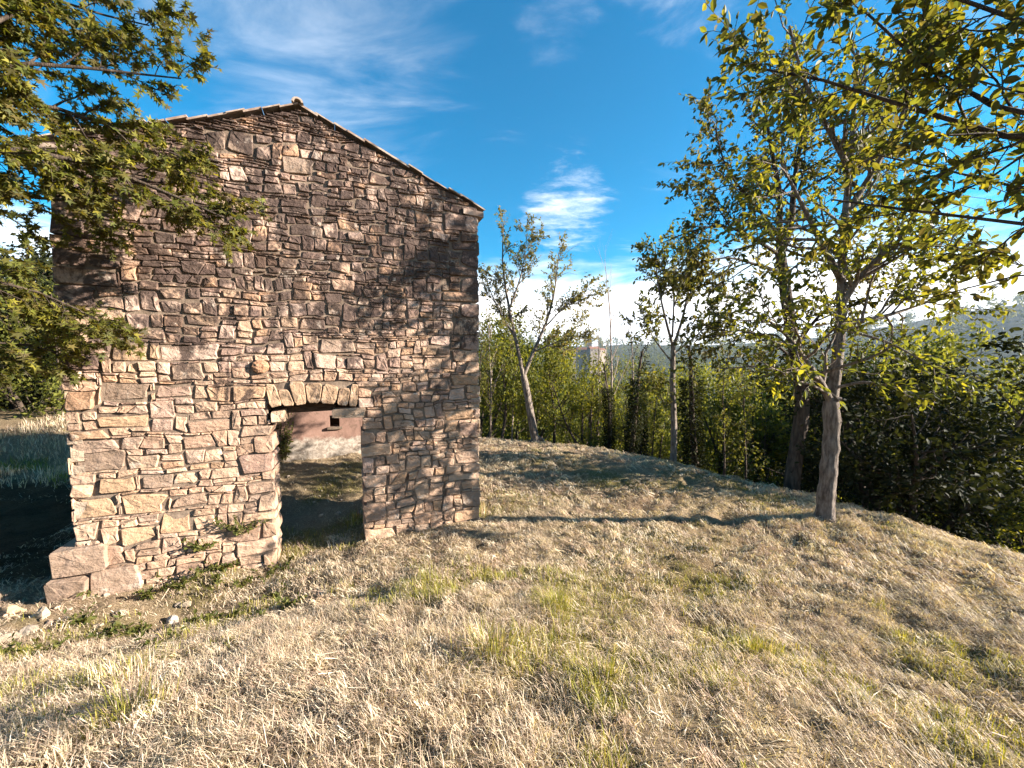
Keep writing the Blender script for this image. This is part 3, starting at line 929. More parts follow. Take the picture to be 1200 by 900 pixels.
def tubes_mesh(name, tubes):
    VV, QQ = [], []; base = 0
    for pts, rads, sides in tubes:
        pts = np.asarray(pts); rads = np.asarray(rads); n = len(pts)
        t = np.gradient(pts, axis=0); t = unit(t)
        ref = np.array([0.31, 0.95, 0.05]) if abs(t[0][2]) > 0.8 else np.array([0, 0, 1.0])
        u = unit(np.cross(t, ref)); w = np.cross(t, u)
        an = np.linspace(0, 2 * math.pi, sides, endpoint=False)
        ring = pts[:, None, :] + rads[:, None, None] * (np.cos(an)[None, :, None] * u[:, None, :] + np.sin(an)[None, :, None] * w[:, None, :])
        if sides >= 8:      # uneven, fluted bark
            nz = fbm(np.arange(n)[:, None] * 0.35 + base, an[None, :] * 2.2 + 0 * np.arange(n)[:, None], 13, 3) - 0.5
            ring = pts[:, None, :] + (ring - pts[:, None, :]) * (1 + 0.28 * nz)[:, :, None]
        VV.append(ring.reshape(-1, 3))
        i = base + np.arange(n - 1)[:, None] * sides; j = np.arange(sides)[None, :]; j2 = (j + 1) % sides
        QQ.append(np.stack([i + j, i + j2, i + sides + j2, i + sides + j], -1).reshape(-1, 4))
        base += n * sides
    return tri_mesh(name, np.concatenate(VV), np.concatenate(QQ), None, smooth=True)

def resample(pts, n):
    pts = np.asarray(pts, float)
    d = np.concatenate([[0], np.cumsum(np.linalg.norm(np.diff(pts, axis=0), axis=1))])
    t = np.linspace(0, d[-1], n)
    # Catmull-like smoothing through linear interpolation plus a small box filter
    out = np.stack([np.interp(t, d, pts[:, k]) for k in range(3)], -1)
    sm = out.copy()
    sm[1:-1] = 0.25 * out[:-2] + 0.5 * out[1:-1] + 0.25 * out[2:]
    return sm

class Tree:
    def __init__(s, seed):
        s.r = np.random.default_rng(seed); s.wood = []; s.pos = []; s.ax = []; s.tn = []
    def limb(s, p0, d, L, r0, r1, n, wob, trop):
        pts = [np.array(p0, float)]; d = unit(np.array(d, float)); st = L / n
        for k in range(n):
            d = unit(d + s.r.normal(0, wob, 3) + np.array([0, 0, trop]))
            pts.append(pts[-1] + d * st)
        return np.array(pts), np.linspace(r0, r1, n + 1)
    def add(s, pts, rads, sides=6): s.wood.append((pts, rads, sides))
    def ram(s, pts, rads, lv, levels, leaf):
        """spawn children on a limb; the last level carries leaves"""
        if lv >= len(levels):
            s.leaf_on(pts, leaf); return
        P = levels[lv]; r = s.r
        n = max(1, int(round(P['n'] * r.uniform(0.75, 1.25))))
        for q in range(n):
            t = P.get('t0', 0.2) + (1 - P.get('t0', 0.2)) * (q + r.random()) / n
            x = t * (len(pts) - 1); i = min(int(x), len(pts) - 2); fr = x - i
            p = pts[i] * (1 - fr) + pts[i + 1] * fr
            rr = rads[i] * (1 - fr) + rads[i + 1] * fr
            pd = unit(pts[i + 1] - pts[i])
            rv = unit(np.cross(pd, r.normal(0, 1, 3)))
            a = math.radians(P['ang'] * r.uniform(0.65, 1.3))
            d = pd * math.cos(a) + rv * math.sin(a)
            L = P['len'] * r.uniform(0.6, 1.25) * (1 - P.get('taper', 0.35) * t)
            ns = P.get('seg', 4)
            cr = max(min(rr * 0.65, P['r']), 0.0025)
            cp_, crr = s.limb(p, d, L, cr, max(cr * 0.35, 0.002), ns, P.get('wob', 0.12), P.get('trop', 0.05))
            if P['r'] > 0.0: s.add(cp_, crr, 5 if cr > 0.02 else 3)
            s.ram(cp_, crr, lv + 1, levels, leaf)
        if P.get('tip', True) and lv == len(levels) - 1: s.leaf_on(pts[len(pts) // 2:], leaf)
    def leaf_on(s, pts, leaf):
        n = leaf['n']; r = s.r
        if n < 1:
            if r.random() > n: return
            n = 1
        n = int(n)
        t = np.sort(r.uniform(0.1, 1.0, n)) * (len(pts) - 1)
        i = np.minimum(t.astype(int), len(pts) - 2); f = (t - i)[:, None]
        p = pts[i] * (1 - f) + pts[i + 1] * f
        d = unit(pts[i + 1] - pts[i])
        a = unit(d * leaf.get('along', 0.5) + r.normal(0, 0.6, (n, 3)) + np.array([0, 0, -leaf.get('droop', 0.25)]))
        sp = leaf.get('spread', 0.0)
        s.pos.append(p + r.normal(0, 1, (n, 3)) * sp); s.ax.append(a)
    def build(s, name, label, cat, base, leaf, bark, leafmat='leaf', group=None, crown='crown', kindleaf='oval', rz=0.0):
        root = empty(name, tuple(base))
        tag(root, label, cat, group)
        off = np.array(base, float)
        w = [(p - off, r, k) for p, r, k in s.wood]
        link('trunk', tubes_mesh('trunk', w), M[bark], root)
        if s.pos:
            p = np.concatenate(s.pos); a = np.concatenate(s.ax); n = len(p); r = s.r
            up = unit(r.normal(0, leaf.get('flut', 0.55), (n, 3)) + np.array([0.15, -0.1, 0.9]))
            size = leaf['size'] * r.uniform(0.6, 1.2, n)
            cols = np.array(leaf['cols']); w_ = r.random((n, 1)); i = r.integers(0, len(cols), n); j = r.integers(0, len(cols), n)
            # tint drifts from clump to clump
            cl = fbm(p[:, 0] * 1.3 + p[:, 2], p[:, 1] * 1.3 - p[:, 2], 7, 2)
            tint = (cols[i] * w_ + cols[j] * (1 - w_)) * (0.65 + 0.7 * cl)[:, None]
            link(crown, leaves_mesh(crown, p - off, a, up, size, tint, kindleaf), M[leafmat], root)
        return root
def children(o): return [c for c in bpy.data.objects if c.parent == o]
def clone(root, kids, loc, rz, sc_, label=None, group=None):
    c = root.copy(); C.objects.link(c); c.location = loc; c.rotation_euler = (0, 0, rz); c.scale = sc_
    if label: c['label'] = label
    if group: c['group'] = group
    for k in kids:
        d = k.copy(); C.objects.link(d); d.parent = c
    return c

YG = [(0.165, 0.175, 0.028), (0.125, 0.14, 0.028), (0.26, 0.235, 0.032), (0.09, 0.105, 0.028)]
OL = [(0.115, 0.112, 0.030), (0.08, 0.088, 0.028), (0.165, 0.145, 0.036), (0.105, 0.085, 0.038)]
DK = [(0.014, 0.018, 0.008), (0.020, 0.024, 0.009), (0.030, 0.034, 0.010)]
MG = [(0.12, 0.135, 0.030), (0.17, 0.18, 0.036), (0.23, 0.225, 0.042), (0.085, 0.10, 0.028)]

def guided(T, pxs, r0, r1, n=12, sides=8, add=True):
    pts = resample([at(*p) for p in pxs], n)
    rads = np.linspace(r0, r1, n)
    if add: T.add(pts, rads, sides)
    return pts, rads

# ---- walnut with the pale trunk
lev_w = [dict(n=13, ang=52, len=1.25, r=0.03, wob=0.16, trop=0.05, t0=0.15, seg=5), dict(n=8, ang=50, len=0.55, r=0.010, wob=0.18, trop=0.0, seg=3)]
leafw = dict(n=8, size=0.105, cols=YG, droop=0.35, along=0.5, flut=0.6)
T = Tree(21)
trunk_px = [(966, 612, 5.85), (969, 575, 5.85), (972, 540, 5.86), (975, 500, 5.88), (974, 470, 5.9)]
pts = resample([at(*p) for p in trunk_px], 30)
rads = np.interp(np.linspace(0, 1, 30), [0, .08, .3, .75, .92, 1], [.205, .165, .152, .145, .15, .125])
rads = rads * 0.74 * (1 + 0.05 * np.sin(np.arange(30) * 1.1))
pts += T.r.normal(0, 0.004, pts.shape)
T.add(pts, rads, 18)
limbs = [([(974, 472, 5.9), (962, 448, 5.85), (946, 425, 5.75), (925, 395, 5.6), (900, 375, 5.4)], .058, .015),
         ([(974, 475, 5.9), (980, 440, 5.95), (984, 400, 6.0), (987, 350, 6.1), (986, 290, 6.2), (995, 220, 6.3), (1000, 140, 6.4), (1005, 60, 6.4)],   .088, .025),
         ([(985, 360, 6.05), (1010, 320, 5.9), (1045, 290, 5.6), (1090, 270, 5.3)], .05, .015),
         ([(987, 330, 6.1), (965, 290, 6.0), (940, 240, 5.8), (915, 190, 5.6)], .055, .015),
         ([(992, 250, 6.3), (1030, 190, 6.2), (1060, 130, 6.0), (1080, 60, 5.8)], .05, .015),
         ([(996, 200, 6.3), (970, 150, 6.2), (940, 90, 6.0), (925, 30, 5.8)], .045, .015),
         ([(976, 455, 5.9), (1010, 447, 5.7), (1045, 452, 5.4), (1075, 470, 5.2)], .025, .008),
         ([(985, 380, 6.0), (1040, 370, 6.2), (1100, 350, 6.5)], .04, .012),
         ([(985, 385, 6.0), (1040, 400, 5.7), (1095, 430, 5.3), (1140, 460, 5.0)], .022, .006),
         ([(972, 462, 5.85), (945, 448, 5.6), (915, 445, 5.4), (890, 462, 5.2)], .02, .006)]
for k, (px, a, b) in enumerate(limbs):
    p, r = guided(T, px, a, b, 12, 8)
    L = lev_w if k not in (6, 8, 9) else [dict(n=12, ang=45, len=0.35, r=0.008, wob=0.15, trop=-0.05, t0=0.45, seg=3)]
    if k == 1: p, r = p[3:], r[3:]
    T.ram(p, r, 0, L, leafw)
# knots
for (kx, ky) in [(985, 468), (984, 495), (979, 515)]:
    q = at(kx - 4, ky, 5.82); T.add(np.array([q, q + np.array([0.05, -0.03, 0.01])]), np.array([0.045, 0.02]), 7)
T.build('walnut_tree', 'walnut tree with pale grey forked trunk standing on the mown grass', 'tree', pix_ground(966, 606) + (gz(*pix_ground(966, 606)),), leafw, 'bark_pale')

# ---- second walnut, darker stem, just over the brow
T = Tree(22)
leafw2 = dict(n=11, size=0.11, cols=OL, droop=0.35, flut=0.6)
p, r = guided(T, [(926, 590, 8.3), (930, 545, 8.3), (941, 480, 8.3), (938, 440, 8.25), (931, 412, 8.2), (921, 345, 8.2), (914, 295, 8.2)], .16, .10, 16, 9)
for px, a, b in [([(914, 297, 8.2), (912, 270, 8.1), (916, 235, 8.0), (905, 180, 7.9), (895, 120, 7.8)], .07, .02), ([(915, 298, 8.2), (930, 265, 8.3), (928, 225, 8.4), (940, 160, 8.5), (950, 90, 8.5)], .075, .02),
                 ([(918, 320, 8.2), (880, 308, 7.8), (850, 300, 7.5), (815, 310, 7.2)], .035, .01), ([(915, 300, 8.2), (885, 280, 7.9), (850, 262, 7.6), (810, 270, 7.4), (775, 285, 7.2)], .04, .01),
                 ([(912, 275, 8.1), (885, 240, 7.9), (850, 200, 7.6), (838, 150, 7.5)], .035, .01), ([(931, 410, 8.2), (950, 380, 8.0), (990, 340, 7.8), (1040, 310, 7.6)], .04, .01), ([(934, 425, 8.2), (900, 395, 8.0), (865, 385, 7.8), (835, 395, 7.6)], .03, .01),
                 ([(929, 230, 8.4), (980, 200, 8.3), (1030, 170, 8.2)], .035, .01)]:
    p, r = guided(T, px, a, b, 10, 6)
    T.ram(p, r, 0, [dict(n=13, ang=50, len=1.25, r=0.022, wob=0.16, trop=0.04, t0=0.2, seg=5), dict(n=8, ang=50, len=0.55, r=0.008, wob=0.18, trop=-0.02, seg=3)], leafw2)
b_ = at(926, 590, 8.3)
T.build('walnut_tree', 'dark-stemmed walnut tree just over the brow behind the pale forked trunk', 'tree', (b_[0], b_[1], gz(b_[0], b_[1])), leafw2, 'bark_dark')

# ---- spreading tree whose stem stands to the right, limbs reaching in overhead
T = Tree(23)
leafw3 = dict(n=8, size=0.075, cols=OL + YG, droop=0.3, flut=0.65)
TB = np.array([7.0, -1.6, gz(7.0, -1.6)])
stem = resample([TB, TB + [0.05, 0.05, 1.2], TB + [-0.05, 0.1, 2.6], TB + [-0.2, 0.3, 4.0]], 12)
T.add(stem, np.linspace(.24, .17, 12), 10)
hub = stem[-1]; low = stem[8]; 
def from_stem(src, pxs, a, b, n=14):
    pts = resample([src] + [at(*p) for p in pxs], n)
    rads = np.linspace(a, b, n); T.add(pts, rads, 7)
    return pts, rads
for kk, (src, px, a, b) in enumerate([(low, [(1290, 285, 3.0), (1200, 266, 3.5), (1130, 250, 3.8), (1060, 246, 4.0), (1010, 245, 4.2), (975, 234, 4.4)], .055, .012),
                      (hub, [(1300, 190, 3.0), (1200, 180, 3.5), (1130, 152, 3.8), (1070, 126, 4.0), (990, 96, 4.2), (925, 76, 4.4), (868, 76, 4.6)], .075, .012),
                      (hub, [(1260, 190, 3.0), (1200, 150, 3.3), (1150, 96, 3.5), (1110, 86, 3.6), (1060, 78, 3.8), (1042, 32, 3.9), (1010, 10, 4.0)], .065, .012),
                      (low, [(1320, 320, 3.2), (1220, 300, 3.6), (1170, 318, 3.9), (1120, 340, 4.2), (1085, 350, 4.4)], .035, .008),
                      (hub, [(1300, 90, 3.0), (1220, 40, 3.2), (1150, 0, 3.4), (1080, -30, 3.6), (1000, -30, 3.8)], .06, .012),
                      (low, [(1290, 240, 3.4), (1200, 225, 4.0), (1140, 205, 4.4), (1080, 190, 4.8), (1020, 180, 5.0)], .045, .01)]):
    px = [(x_, y_, Y_ * 0.66) for x_, y_, Y_ in px]
    p, r = from_stem(src, px, a * .62, b * .5)
    T.ram(p[6:], r[6:], 0, [dict(n=10 if kk in (0, 3) else 22, ang=50, len=0.7, r=0.010, wob=0.16, trop=0.03, t0=0.1, seg=5), dict(n=8, ang=50, len=0.30, r=0.004, wob=0.18, trop=-0.02, seg=3)], leafw3)
T.build('walnut_tree', 'spreading tree whose dark limbs reach in overhead above the pale walnut', 'tree', TB, leafw3, 'bark_dark')

# ---- maple at the left corner of the house
T = Tree(24)
leafm = dict(n=11, size=0.078, cols=YG + OL + [(0.13, 0.10, 0.03)], droop=0.45, along=0.4, flut=0.5)
MB_ = np.array([-7.4, 2.6, gz(-7.4, 2.6)])
stem = resample([MB_, MB_ + [0.1, 0, 1.5], MB_ + [0.1, 0.1, 3.0], MB_ + [0.3, 0.2, 5.0], MB_ + [0.5, 0.2, 6.6]], 14)
T.add(stem, np.linspace(.22, .08, 14), 10)
for src, px, a, b, nb in [(7, [(-120, 190, 3.0), (0, 165, 3.4), (90, 185, 3.7), (180, 218, 3.9), (262, 255, 4.1)], .06, .01, 15),
                      (8, [(-120, 90, 3.1), (0, 70, 3.3), (80, 76, 3.5), (150, 86, 3.7), (212, 92, 3.8)], .05, .006, 6),
                      (8, [(-100, 130, 3.2), (10, 110, 3.5), (90, 130, 3.8), (160, 160, 4.0), (225, 190, 4.2)], .05, .008, 12),
                      (5, [(-140, 330, 3.0), (-20, 318, 3.4), (50, 345, 3.8), (100, 362, 4.0), (128, 385, 4.05)], .04, .006, 10),
                      (5, [(-160, 420, 3.1), (-40, 400, 3.5), (30, 400, 3.9), (75, 415, 4.1)], .04, .006, 11),
                      (9, [(-60, 10, 3.2), (20, -20, 3.4), (90, 5, 3.7), (140, 30, 3.8), (175, 30, 3.9)], .04, .006, 7),
                      (6, [(-120, 250, 3.1), (0, 225, 3.5), (80, 232, 3.8), (130, 250, 4.0)], .045, .008, 11),
                      (9, [(-60, 60, 3.0), (0, 20, 3.2), (40, 10, 3.4), (60, -20, 3.6)], .04, .008, 11)]:
    p, r = from_stem(stem[src], px, a, b)
    T.ram(p[4:], r[4:], 0, [dict(n=int(nb * 2.9), ang=45, len=0.62, r=0.012, wob=0.15, trop=-0.05, t0=0.05, seg=4, taper=0.45), dict(n=8, ang=45, len=0.30, r=0.004, wob=0.18, trop=-0.05, seg=3)], leafm)
T.build('maple_tree', 'maple tree with star-shaped leaves hanging over the left corner of the stone house', 'tree', MB_, leafm, 'bark_dark', kindleaf='maple')

# ---- slender leaning tree beyond the right corner of the house
T = Tree(25)
leafa = dict(n=11, size=0.09, cols=[(0.15, 0.15, 0.04), (0.21, 0.18, 0.07), (0.26, 0.20, 0.12), (0.12, 0.13, 0.03)], droop=0.3, flut=0.7)
p, r = guided(T, [(629, 522, 12.4), (622, 490, 12.4), (617, 455, 12.4), (613, 440, 12.4)], .14, .10, 8, 9)
for dx, dy in ((-8, 4), (10, 2), (4, 6)):
    q = at(628, 512, 12.4); w_ = at(628 + dx, 514 + dy, 12.35); T.add(np.array([q, w_]), np.array([.09, .03]), 6)
for px, a, b in [([(613, 440, 12.4), (605, 400, 12.3), (596, 360, 12.2), (588, 310, 12.1), (590, 265, 12.1)], .07, .012), ([(613, 442, 12.4), (626, 410, 12.5), (640, 380, 12.6), (650, 345, 12.7), (655, 295, 12.7)], .07, .012),
                 ([(604, 396, 12.3), (585, 365, 12.4), (570, 330, 12.5)], .04, .01), ([(640, 382, 12.6), (665, 355, 12.6), (690, 345, 12.5)], .03, .008), ([(597, 362, 12.2), (612, 320, 12.0), (618, 275, 12.0)], .035, .008),
                 ([(626, 412, 12.5), (655, 400, 12.3), (680, 385, 12.2)], .03, .008)]:
    p, r = guided(T, px, a, b, 10, 6)
    T.ram(p, r, 0, [dict(n=14, ang=38, len=0.95, r=0.016, wob=0.14, trop=0.06, t0=0.2, seg=4), dict(n=7, ang=40, len=0.45, r=0.007, wob=0.15, trop=0.02, seg=3)], leafa)
# bare tip twigs
for px in [[(655, 305, 12.7), (668, 292, 12.7), (680, 285, 12.7)], [(590, 270, 12.1), (592, 250, 12.1)], [(650, 330, 12.7), (663, 318, 12.7), (676, 322, 12.7)]]:
    guided(T, px, .012, .004, 6, 3)
b_ = at(628, 517, 12.4)
T.build('slender_tree', 'slender tree with pale leaning forked trunk and thin crown beside the house corner', 'tree', (b_[0], b_[1], gz(b_[0], b_[1])), leafa, 'bark_pale')

# ---- middle tree on the brow
T = Tree(26)
leafb = dict(n=9, size=0.11, cols=YG + OL, droop=0.3, flut=0.6)
guided(T, [(789, 545, 10.1), (790, 500, 10.1), (788, 450, 10.1), (789, 405, 10.1)], .085, .06, 10, 8)
for px, a, b in [([(789, 407, 10.1), (780, 375, 10.0), (770, 330, 9.9), (768, 285, 9.8)], .04, .008), ([(789, 407, 10.1), (800, 375, 10.2), (808, 335, 10.2), (812, 290, 10.2)], .045, .008), ([(788, 425, 10.1), (768, 400, 10.0), (752, 370, 9.9)], .025, .006),
                 ([(789, 415, 10.1), (820, 390, 10.1), (845, 365, 10.0)], .028, .006), ([(788, 395, 10.1), (790, 350, 10.1), (788, 300, 10.1)], .03, .006), ([(789, 480, 10.1), (775, 468, 9.9), (760, 455, 9.8)], .02, .006)]:
    p, r = guided(T, px, a, b, 10, 5)
    T.ram(p, r, 0, [dict(n=11, ang=42, len=0.85, r=0.012, wob=0.14, trop=0.05, t0=0.3, seg=4), dict(n=7, ang=42, len=0.42, r=0.006, wob=0.15, trop=0.0, seg=3)], leafb)
b_ = at(789, 540, 10.1)
T.build('slender_tree', 'young straight-stemmed tree on the brow of the slope, forked at head height', 'tree', (b_[0], b_[1], gz(b_[0], b_[1])), leafb, 'bark_pale')

# ---- dark broad evergreen on the right
def bushy(seed, H, spread, stems, cols, nleaf, size, low=0.15, name='bush', lim=(9, 6), dense=5, dark=False):
    T = Tree(seed); r = T.r
    for k in range(stems):
        a = 2 * math.pi * (k + r.random()) / stems
        d = np.array([math.cos(a) * spread * 0.45, math.sin(a) * spread * 0.45, H]) if stems > 1 else np.array([r.normal(0, .1) * H, r.normal(0, .1) * H, H])
        p0 = np.array([math.cos(a), math.sin(a), 0]) * (0.2 if stems > 1 else 0)
        p0[2] = -0.3
        p, rr = T.limb(p0, d, np.linalg.norm(d) * r.uniform(0.85, 1.05), 0.016 * H + 0.02, 0.015, 9, 0.07, 0.04)
        T.add(p, rr, 7)
        T.ram(p, rr, 0, [dict(n=lim[0], ang=62, len=spread * 0.62, r=0.03, wob=0.14, trop=0.05, t0=low, seg=5, taper=0.5), dict(n=lim[1], ang=50, len=spread * 0.28, r=0.010, wob=0.16, trop=0.02, seg=4), dict(n=dense, ang=50, len=spread * 0.13, r=0.0, wob=0.2, trop=0, seg=2)],
              dict(n=nleaf, spread=0.03 * spread, droop=0.2))
    return T
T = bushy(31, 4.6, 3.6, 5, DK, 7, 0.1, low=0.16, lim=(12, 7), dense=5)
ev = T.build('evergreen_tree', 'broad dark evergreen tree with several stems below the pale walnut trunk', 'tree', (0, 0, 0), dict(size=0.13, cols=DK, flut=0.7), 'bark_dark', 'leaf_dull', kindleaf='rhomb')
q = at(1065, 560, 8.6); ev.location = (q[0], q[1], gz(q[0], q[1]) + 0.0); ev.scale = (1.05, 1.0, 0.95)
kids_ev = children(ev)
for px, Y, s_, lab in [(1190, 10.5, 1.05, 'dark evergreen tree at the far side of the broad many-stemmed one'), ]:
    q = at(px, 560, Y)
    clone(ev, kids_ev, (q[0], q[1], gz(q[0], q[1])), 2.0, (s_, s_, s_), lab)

# ---- prototypes for the wooded slope behind
protos = []
def proto(T, name, label, cat, leaf, bark, lm, group, kl='rhomb'):
    o = T.build(name, label, cat, (0, 0, 0), leaf, bark, lm, group=group, kindleaf=kl)
    protos.append((o, children(o), [False])); return len(protos) - 1
gslope = 'trees on the slope beyond the brow'
A = proto(bushy(41, 5.6, 3.6, 3, MG, 6, .12, low=.1, lim=(10, 6), dense=4), 'bushy_tree', 'bushy mid-green tree growing on the slope beyond the mown grass', 'tree', dict(size=0.15, cols=MG, flut=0.7), 'bark_dark', 'leaf', gslope)
B = proto(bushy(42, 7.5, 2.6, 1, MG, 6, .12, low=.25, lim=(22, 6), dense=4), 'slope_tree', 'upright single-stemmed green tree growing on the slope beyond the mown grass', 'tree', dict(size=0.15, cols=MG + YG, flut=0.7), 'bark_dark', 'leaf', gslope)
Cc_ = proto(bushy(43, 5.0, 3.0, 4, YG, 5, .12, low=.15, lim=(8, 6), dense=4), 'bushy_tree', 'yellow-green leafy bush growing on the slope beyond the mown grass', 'bush', dict(size=0.15, cols=YG, flut=0.7), 'bark_dark', 'leaf', 'bushes on the slope beyond the brow')
# ivy-clad stem
T = Tree(44); r = T.r
p, rr = T.limb((0, 0, -0.3), (0.03, 0.02, 1), 6.2, .14, .05, 14, 0.05, 0.02); T.add(p, rr, 8)
n = 4200
t = r.uniform(0, 0.78, n) * 14; i = t.astype(int); pp = p[i] + (p[i + 1] - p[i]) * (t - i)[:, None]
an = r.uniform(0, 2 * math.pi, n); rad = (0.15 + 0.2 * r.random(n) * (0.6 + 0.8 * fbm(t * 0.8, an, 3, 2)))
dirr = np.stack([np.cos(an), np.sin(an), np.zeros(n)], -1)
T.pos.append(pp + dirr * rad[:, None]); T.ax.append(unit(dirr + r.normal(0, .5, (n, 3)) + np.array([0, 0, -.5])))
T.ram(p[9:], rr[9:], 0, [dict(n=9, ang=45, len=1.3, r=0.02, wob=0.15, trop=0.06, seg=4), dict(n=5, ang=45, len=0.5, r=0.006, wob=0.15, seg=3)], dict(n=3))
D_ = proto(T, 'ivy_clad_tree', 'tree with its upright stem wrapped in dark ivy, beyond the brow', 'tree', dict(size=0.11, cols=DK + [(0.05, 0.055, 0.016)], flut=1.0), 'bark_dark', 'leaf_dull', 'ivy-clad trees beyond the brow')
# bare thin pole tree
T = Tree(45)
p, rr = T.limb((0, 0, -0.3), (0, 0, 1), 7.4, .06, .008, 14, 0.035, 0.04); T.add(p, rr, 6)
T.ram(p, rr, 0, [dict(n=16, ang=24, len=1.9, r=0.018, wob=0.07, trop=0.10, t0=.3, seg=5, taper=.6), dict(n=4, ang=28, len=0.8, r=0.007, wob=0.08, trop=0.08, seg=4)], dict(n=0.0))
E_ = proto(T, 'bare_tree', 'bare leafless sapling with thin upward twigs rising above the green bushes', 'tree', dict(size=0.08, cols=OL, flut=0.7), 'twig', 'leaf', 'bare saplings above the bushes')
# thin leafy sapling
T = Tree(46)
p, rr = T.limb((0, 0, -0.3), (0.02, 0, 1), 5.6, .045, .010, 12, 0.04, 0.03); T.add(p, rr, 6)
T.ram(p, rr, 0, [dict(n=18, ang=45, len=0.9, r=0.012, wob=0.12, trop=0.06, t0=.3, seg=4), dict(n=6, ang=45, len=0.35, r=0.005, wob=0.12, seg=3)], dict(n=5))
F_ = proto(T, 'leafy_sapling', 'thin leafy sapling on the edge of the wood beyond the brow', 'tree', dict(size=0.11, cols=MG + OL, flut=0.7), 'bark_dark', 'leaf', 'saplings on the edge of the wood')
H_ = proto(bushy(47, 5.8, 4.6, 1, MG, 7, .12, low=.34, lim=(18, 8), dense=5), 'round_tree', 'round-crowned light green tree growing on the slope beyond the mown grass', 'tree', dict(size=0.17, cols=MG + YG, flut=0.7), 'bark_dark', 'leaf', gslope)
base_label = {k: pr[0]['label'] for k, pr in enumerate(protos)}
own_label = {(585, 16.5): 'bushy green tree between the house corner and the slender leaning tree', (650, 17.5): 'bushy green tree just behind the slender leaning tree', (690, 16.0): 'yellow-green bush beside the ivy-clad stems, below the far tower',
             (737, 13.6): 'taller ivy-wrapped stem of the close pair beyond the brow', (748, 14.2): 'shorter ivy-wrapped stem of the close pair beyond the brow', (822, 12.0): 'broad dark ivy-wrapped stem beside the young straight tree', (712, 15.0): 'thin ivy-wrapped stem under the bare saplings',
             (716, 15.5): 'tallest bare leafless sapling against the white cloud', (742, 17.5): 'bare leafless sapling next to the tallest one', (850, 11.5): 'leafy sapling next to the broad ivy-wrapped stem', (876, 11.0): 'leafy sapling between the ivy-wrapped stem and the dark-stemmed walnut',
             (905, 14.5): 'yellow-green bush behind the dark-stemmed walnut', (870, 15.5): 'bushy green tree behind the two leafy saplings near the ivy-wrapped stem', (1000, 10.6): 'low yellow-green bush behind the pale walnut trunk', (1232, 7.3): 'low yellow-green bush where the mown slope falls away past the evergreens', (770, 20): 'bushy green tree behind the young straight-stemmed tree', (735, 18): 'yellow-green bush between the ivy-clad pair and the young straight tree'}
def put(k, px, Y, s, rz=None, sz=None, dz=0.0):
    o, kids, used = protos[k]
    q = at(px, 500, Y); z = gz(q[0], q[1], False) - 0.05 + dz
    rz = random.uniform(0, 6.28) if rz is None else rz
    sz = s if sz is None else sz
    if not used[0]:
        used[0] = True
        o.location = (q[0], q[1], z); o.rotation_euler = (0, 0, rz); o.scale = (s, s, sz)
        return o
    return clone(o, kids, (q[0], q[1], z), rz, (s, s, sz))
for k, px, Y, s, sz in [(H_, 585, 16.5, .8, .9), (H_, 650, 17.5, .85, .95), (Cc_, 690, 16.0, .72, .85), (A, 560, 19, 1.0, 1.15), (A, 620, 21, 1.0, 1.15), (A, 700, 22, .95, 1.12), (H_, 600, 25, 1.1, 1.25),
                        (Cc_, 735, 18, .75, .85), (A, 770, 20, .9, 1.1), (D_, 737, 13.6, .8, .72), (D_, 748, 14.2, .75, .62), (D_, 822, 12.0, .95, .78), (D_, 712, 15.0, .6, .7),
                        (E_, 716, 15.5, 1.0, 1.2), (E_, 742, 17.5, 1.0, 1.18), (E_, 700, 18.5, .9, 1.08), (E_, 600, 17, .8, .85), (E_, 575, 16, .85, .9),
                        (F_, 850, 11.5, .9, .75), (F_, 876, 11.0, .85, .7), (F_, 765, 14.5, .8, .75), (F_, 560, 14.5, .8, .85), (F_, 575, 15.2, .7, .8),
                        (H_, 840, 17, .9, 1.0), (A, 870, 15.5, .85, 1.0), (Cc_, 905, 14.5, .8, 1.0), (A, 930, 17, .95, 1.15), (H_, 965, 15, 1.0, 1.1), (A, 990, 13.5, .95, 1.15), (Cc_, 850, 20, .9, 1.0), (H_, 800, 24, 1.15, 1.25),
                        (A, 1030, 14, 1.0, 1.35), (H_, 1085, 14, 1.15, 1.3), (A, 1140, 12.5, 1.05, 1.35), (Cc_, 1215, 9.0, .7, .7), (B, 1180, 15, 1.2, 1.25), (B, 900, 24, 1.0, 1.0), (A, 760, 28, 1.0, 1.1), (A, 680, 29, 1.1, 1.1), (Cc_, 1232, 7.3, .5, .45),
                        (A, 545, 27, 1.2, 1.3), (B, 1010, 22, 1.1, 1.1), (A, 830, 30, 1.1, 1.2), (A, 970, 30, 1.2, 1.3), (Cc_, 1000, 10.6, .5, .45)]:
    o = put(k, px, Y, s, sz=sz)
    o['label'] = own_label.get((px, Y), base_label[k])
# trees on the bank behind the house, left
for k, px, Y, s, dz, lab in [(A, 62, 11.6, .8, -.9, 'bushy tree on the bank behind the left side of the house'), (Cc_, 25, 12.2, .85, -.7, 'yellowish bush on the bank left of the house'), (A, -20, 12.5, .95, -1.0, 'taller bushy tree on the bank left of the house'), (A, -110, 12, 1.0, -.8, 'bushy tree at the outer end of the bank left of the house'), (A, 100, 13.5, 1.0, -.8, 'bushy tree farther back behind the house on the left'), (A, 40, 15.5, 1.2, -.8, 'tall bushy tree farther back beyond the bank')]:
    o = put(k, px, Y, s, dz=dz); o['label'] = lab
    o['group'] = 'trees on the bank left of the house'
for px, Y, s_, lab in [(48, 12.8, 1.15, 'dark evergreen on the bank close behind the left corner of the house'), (-60, 13.5, 1.3, 'tall dark evergreen at the outer end of the bank')]:
    q = at(px, 500, Y)
    clone(ev, kids_ev, (q[0], q[1], gz(q[0], q[1]) - 1.0), px * .1, (s_, s_, s_ * 1.15), lab)
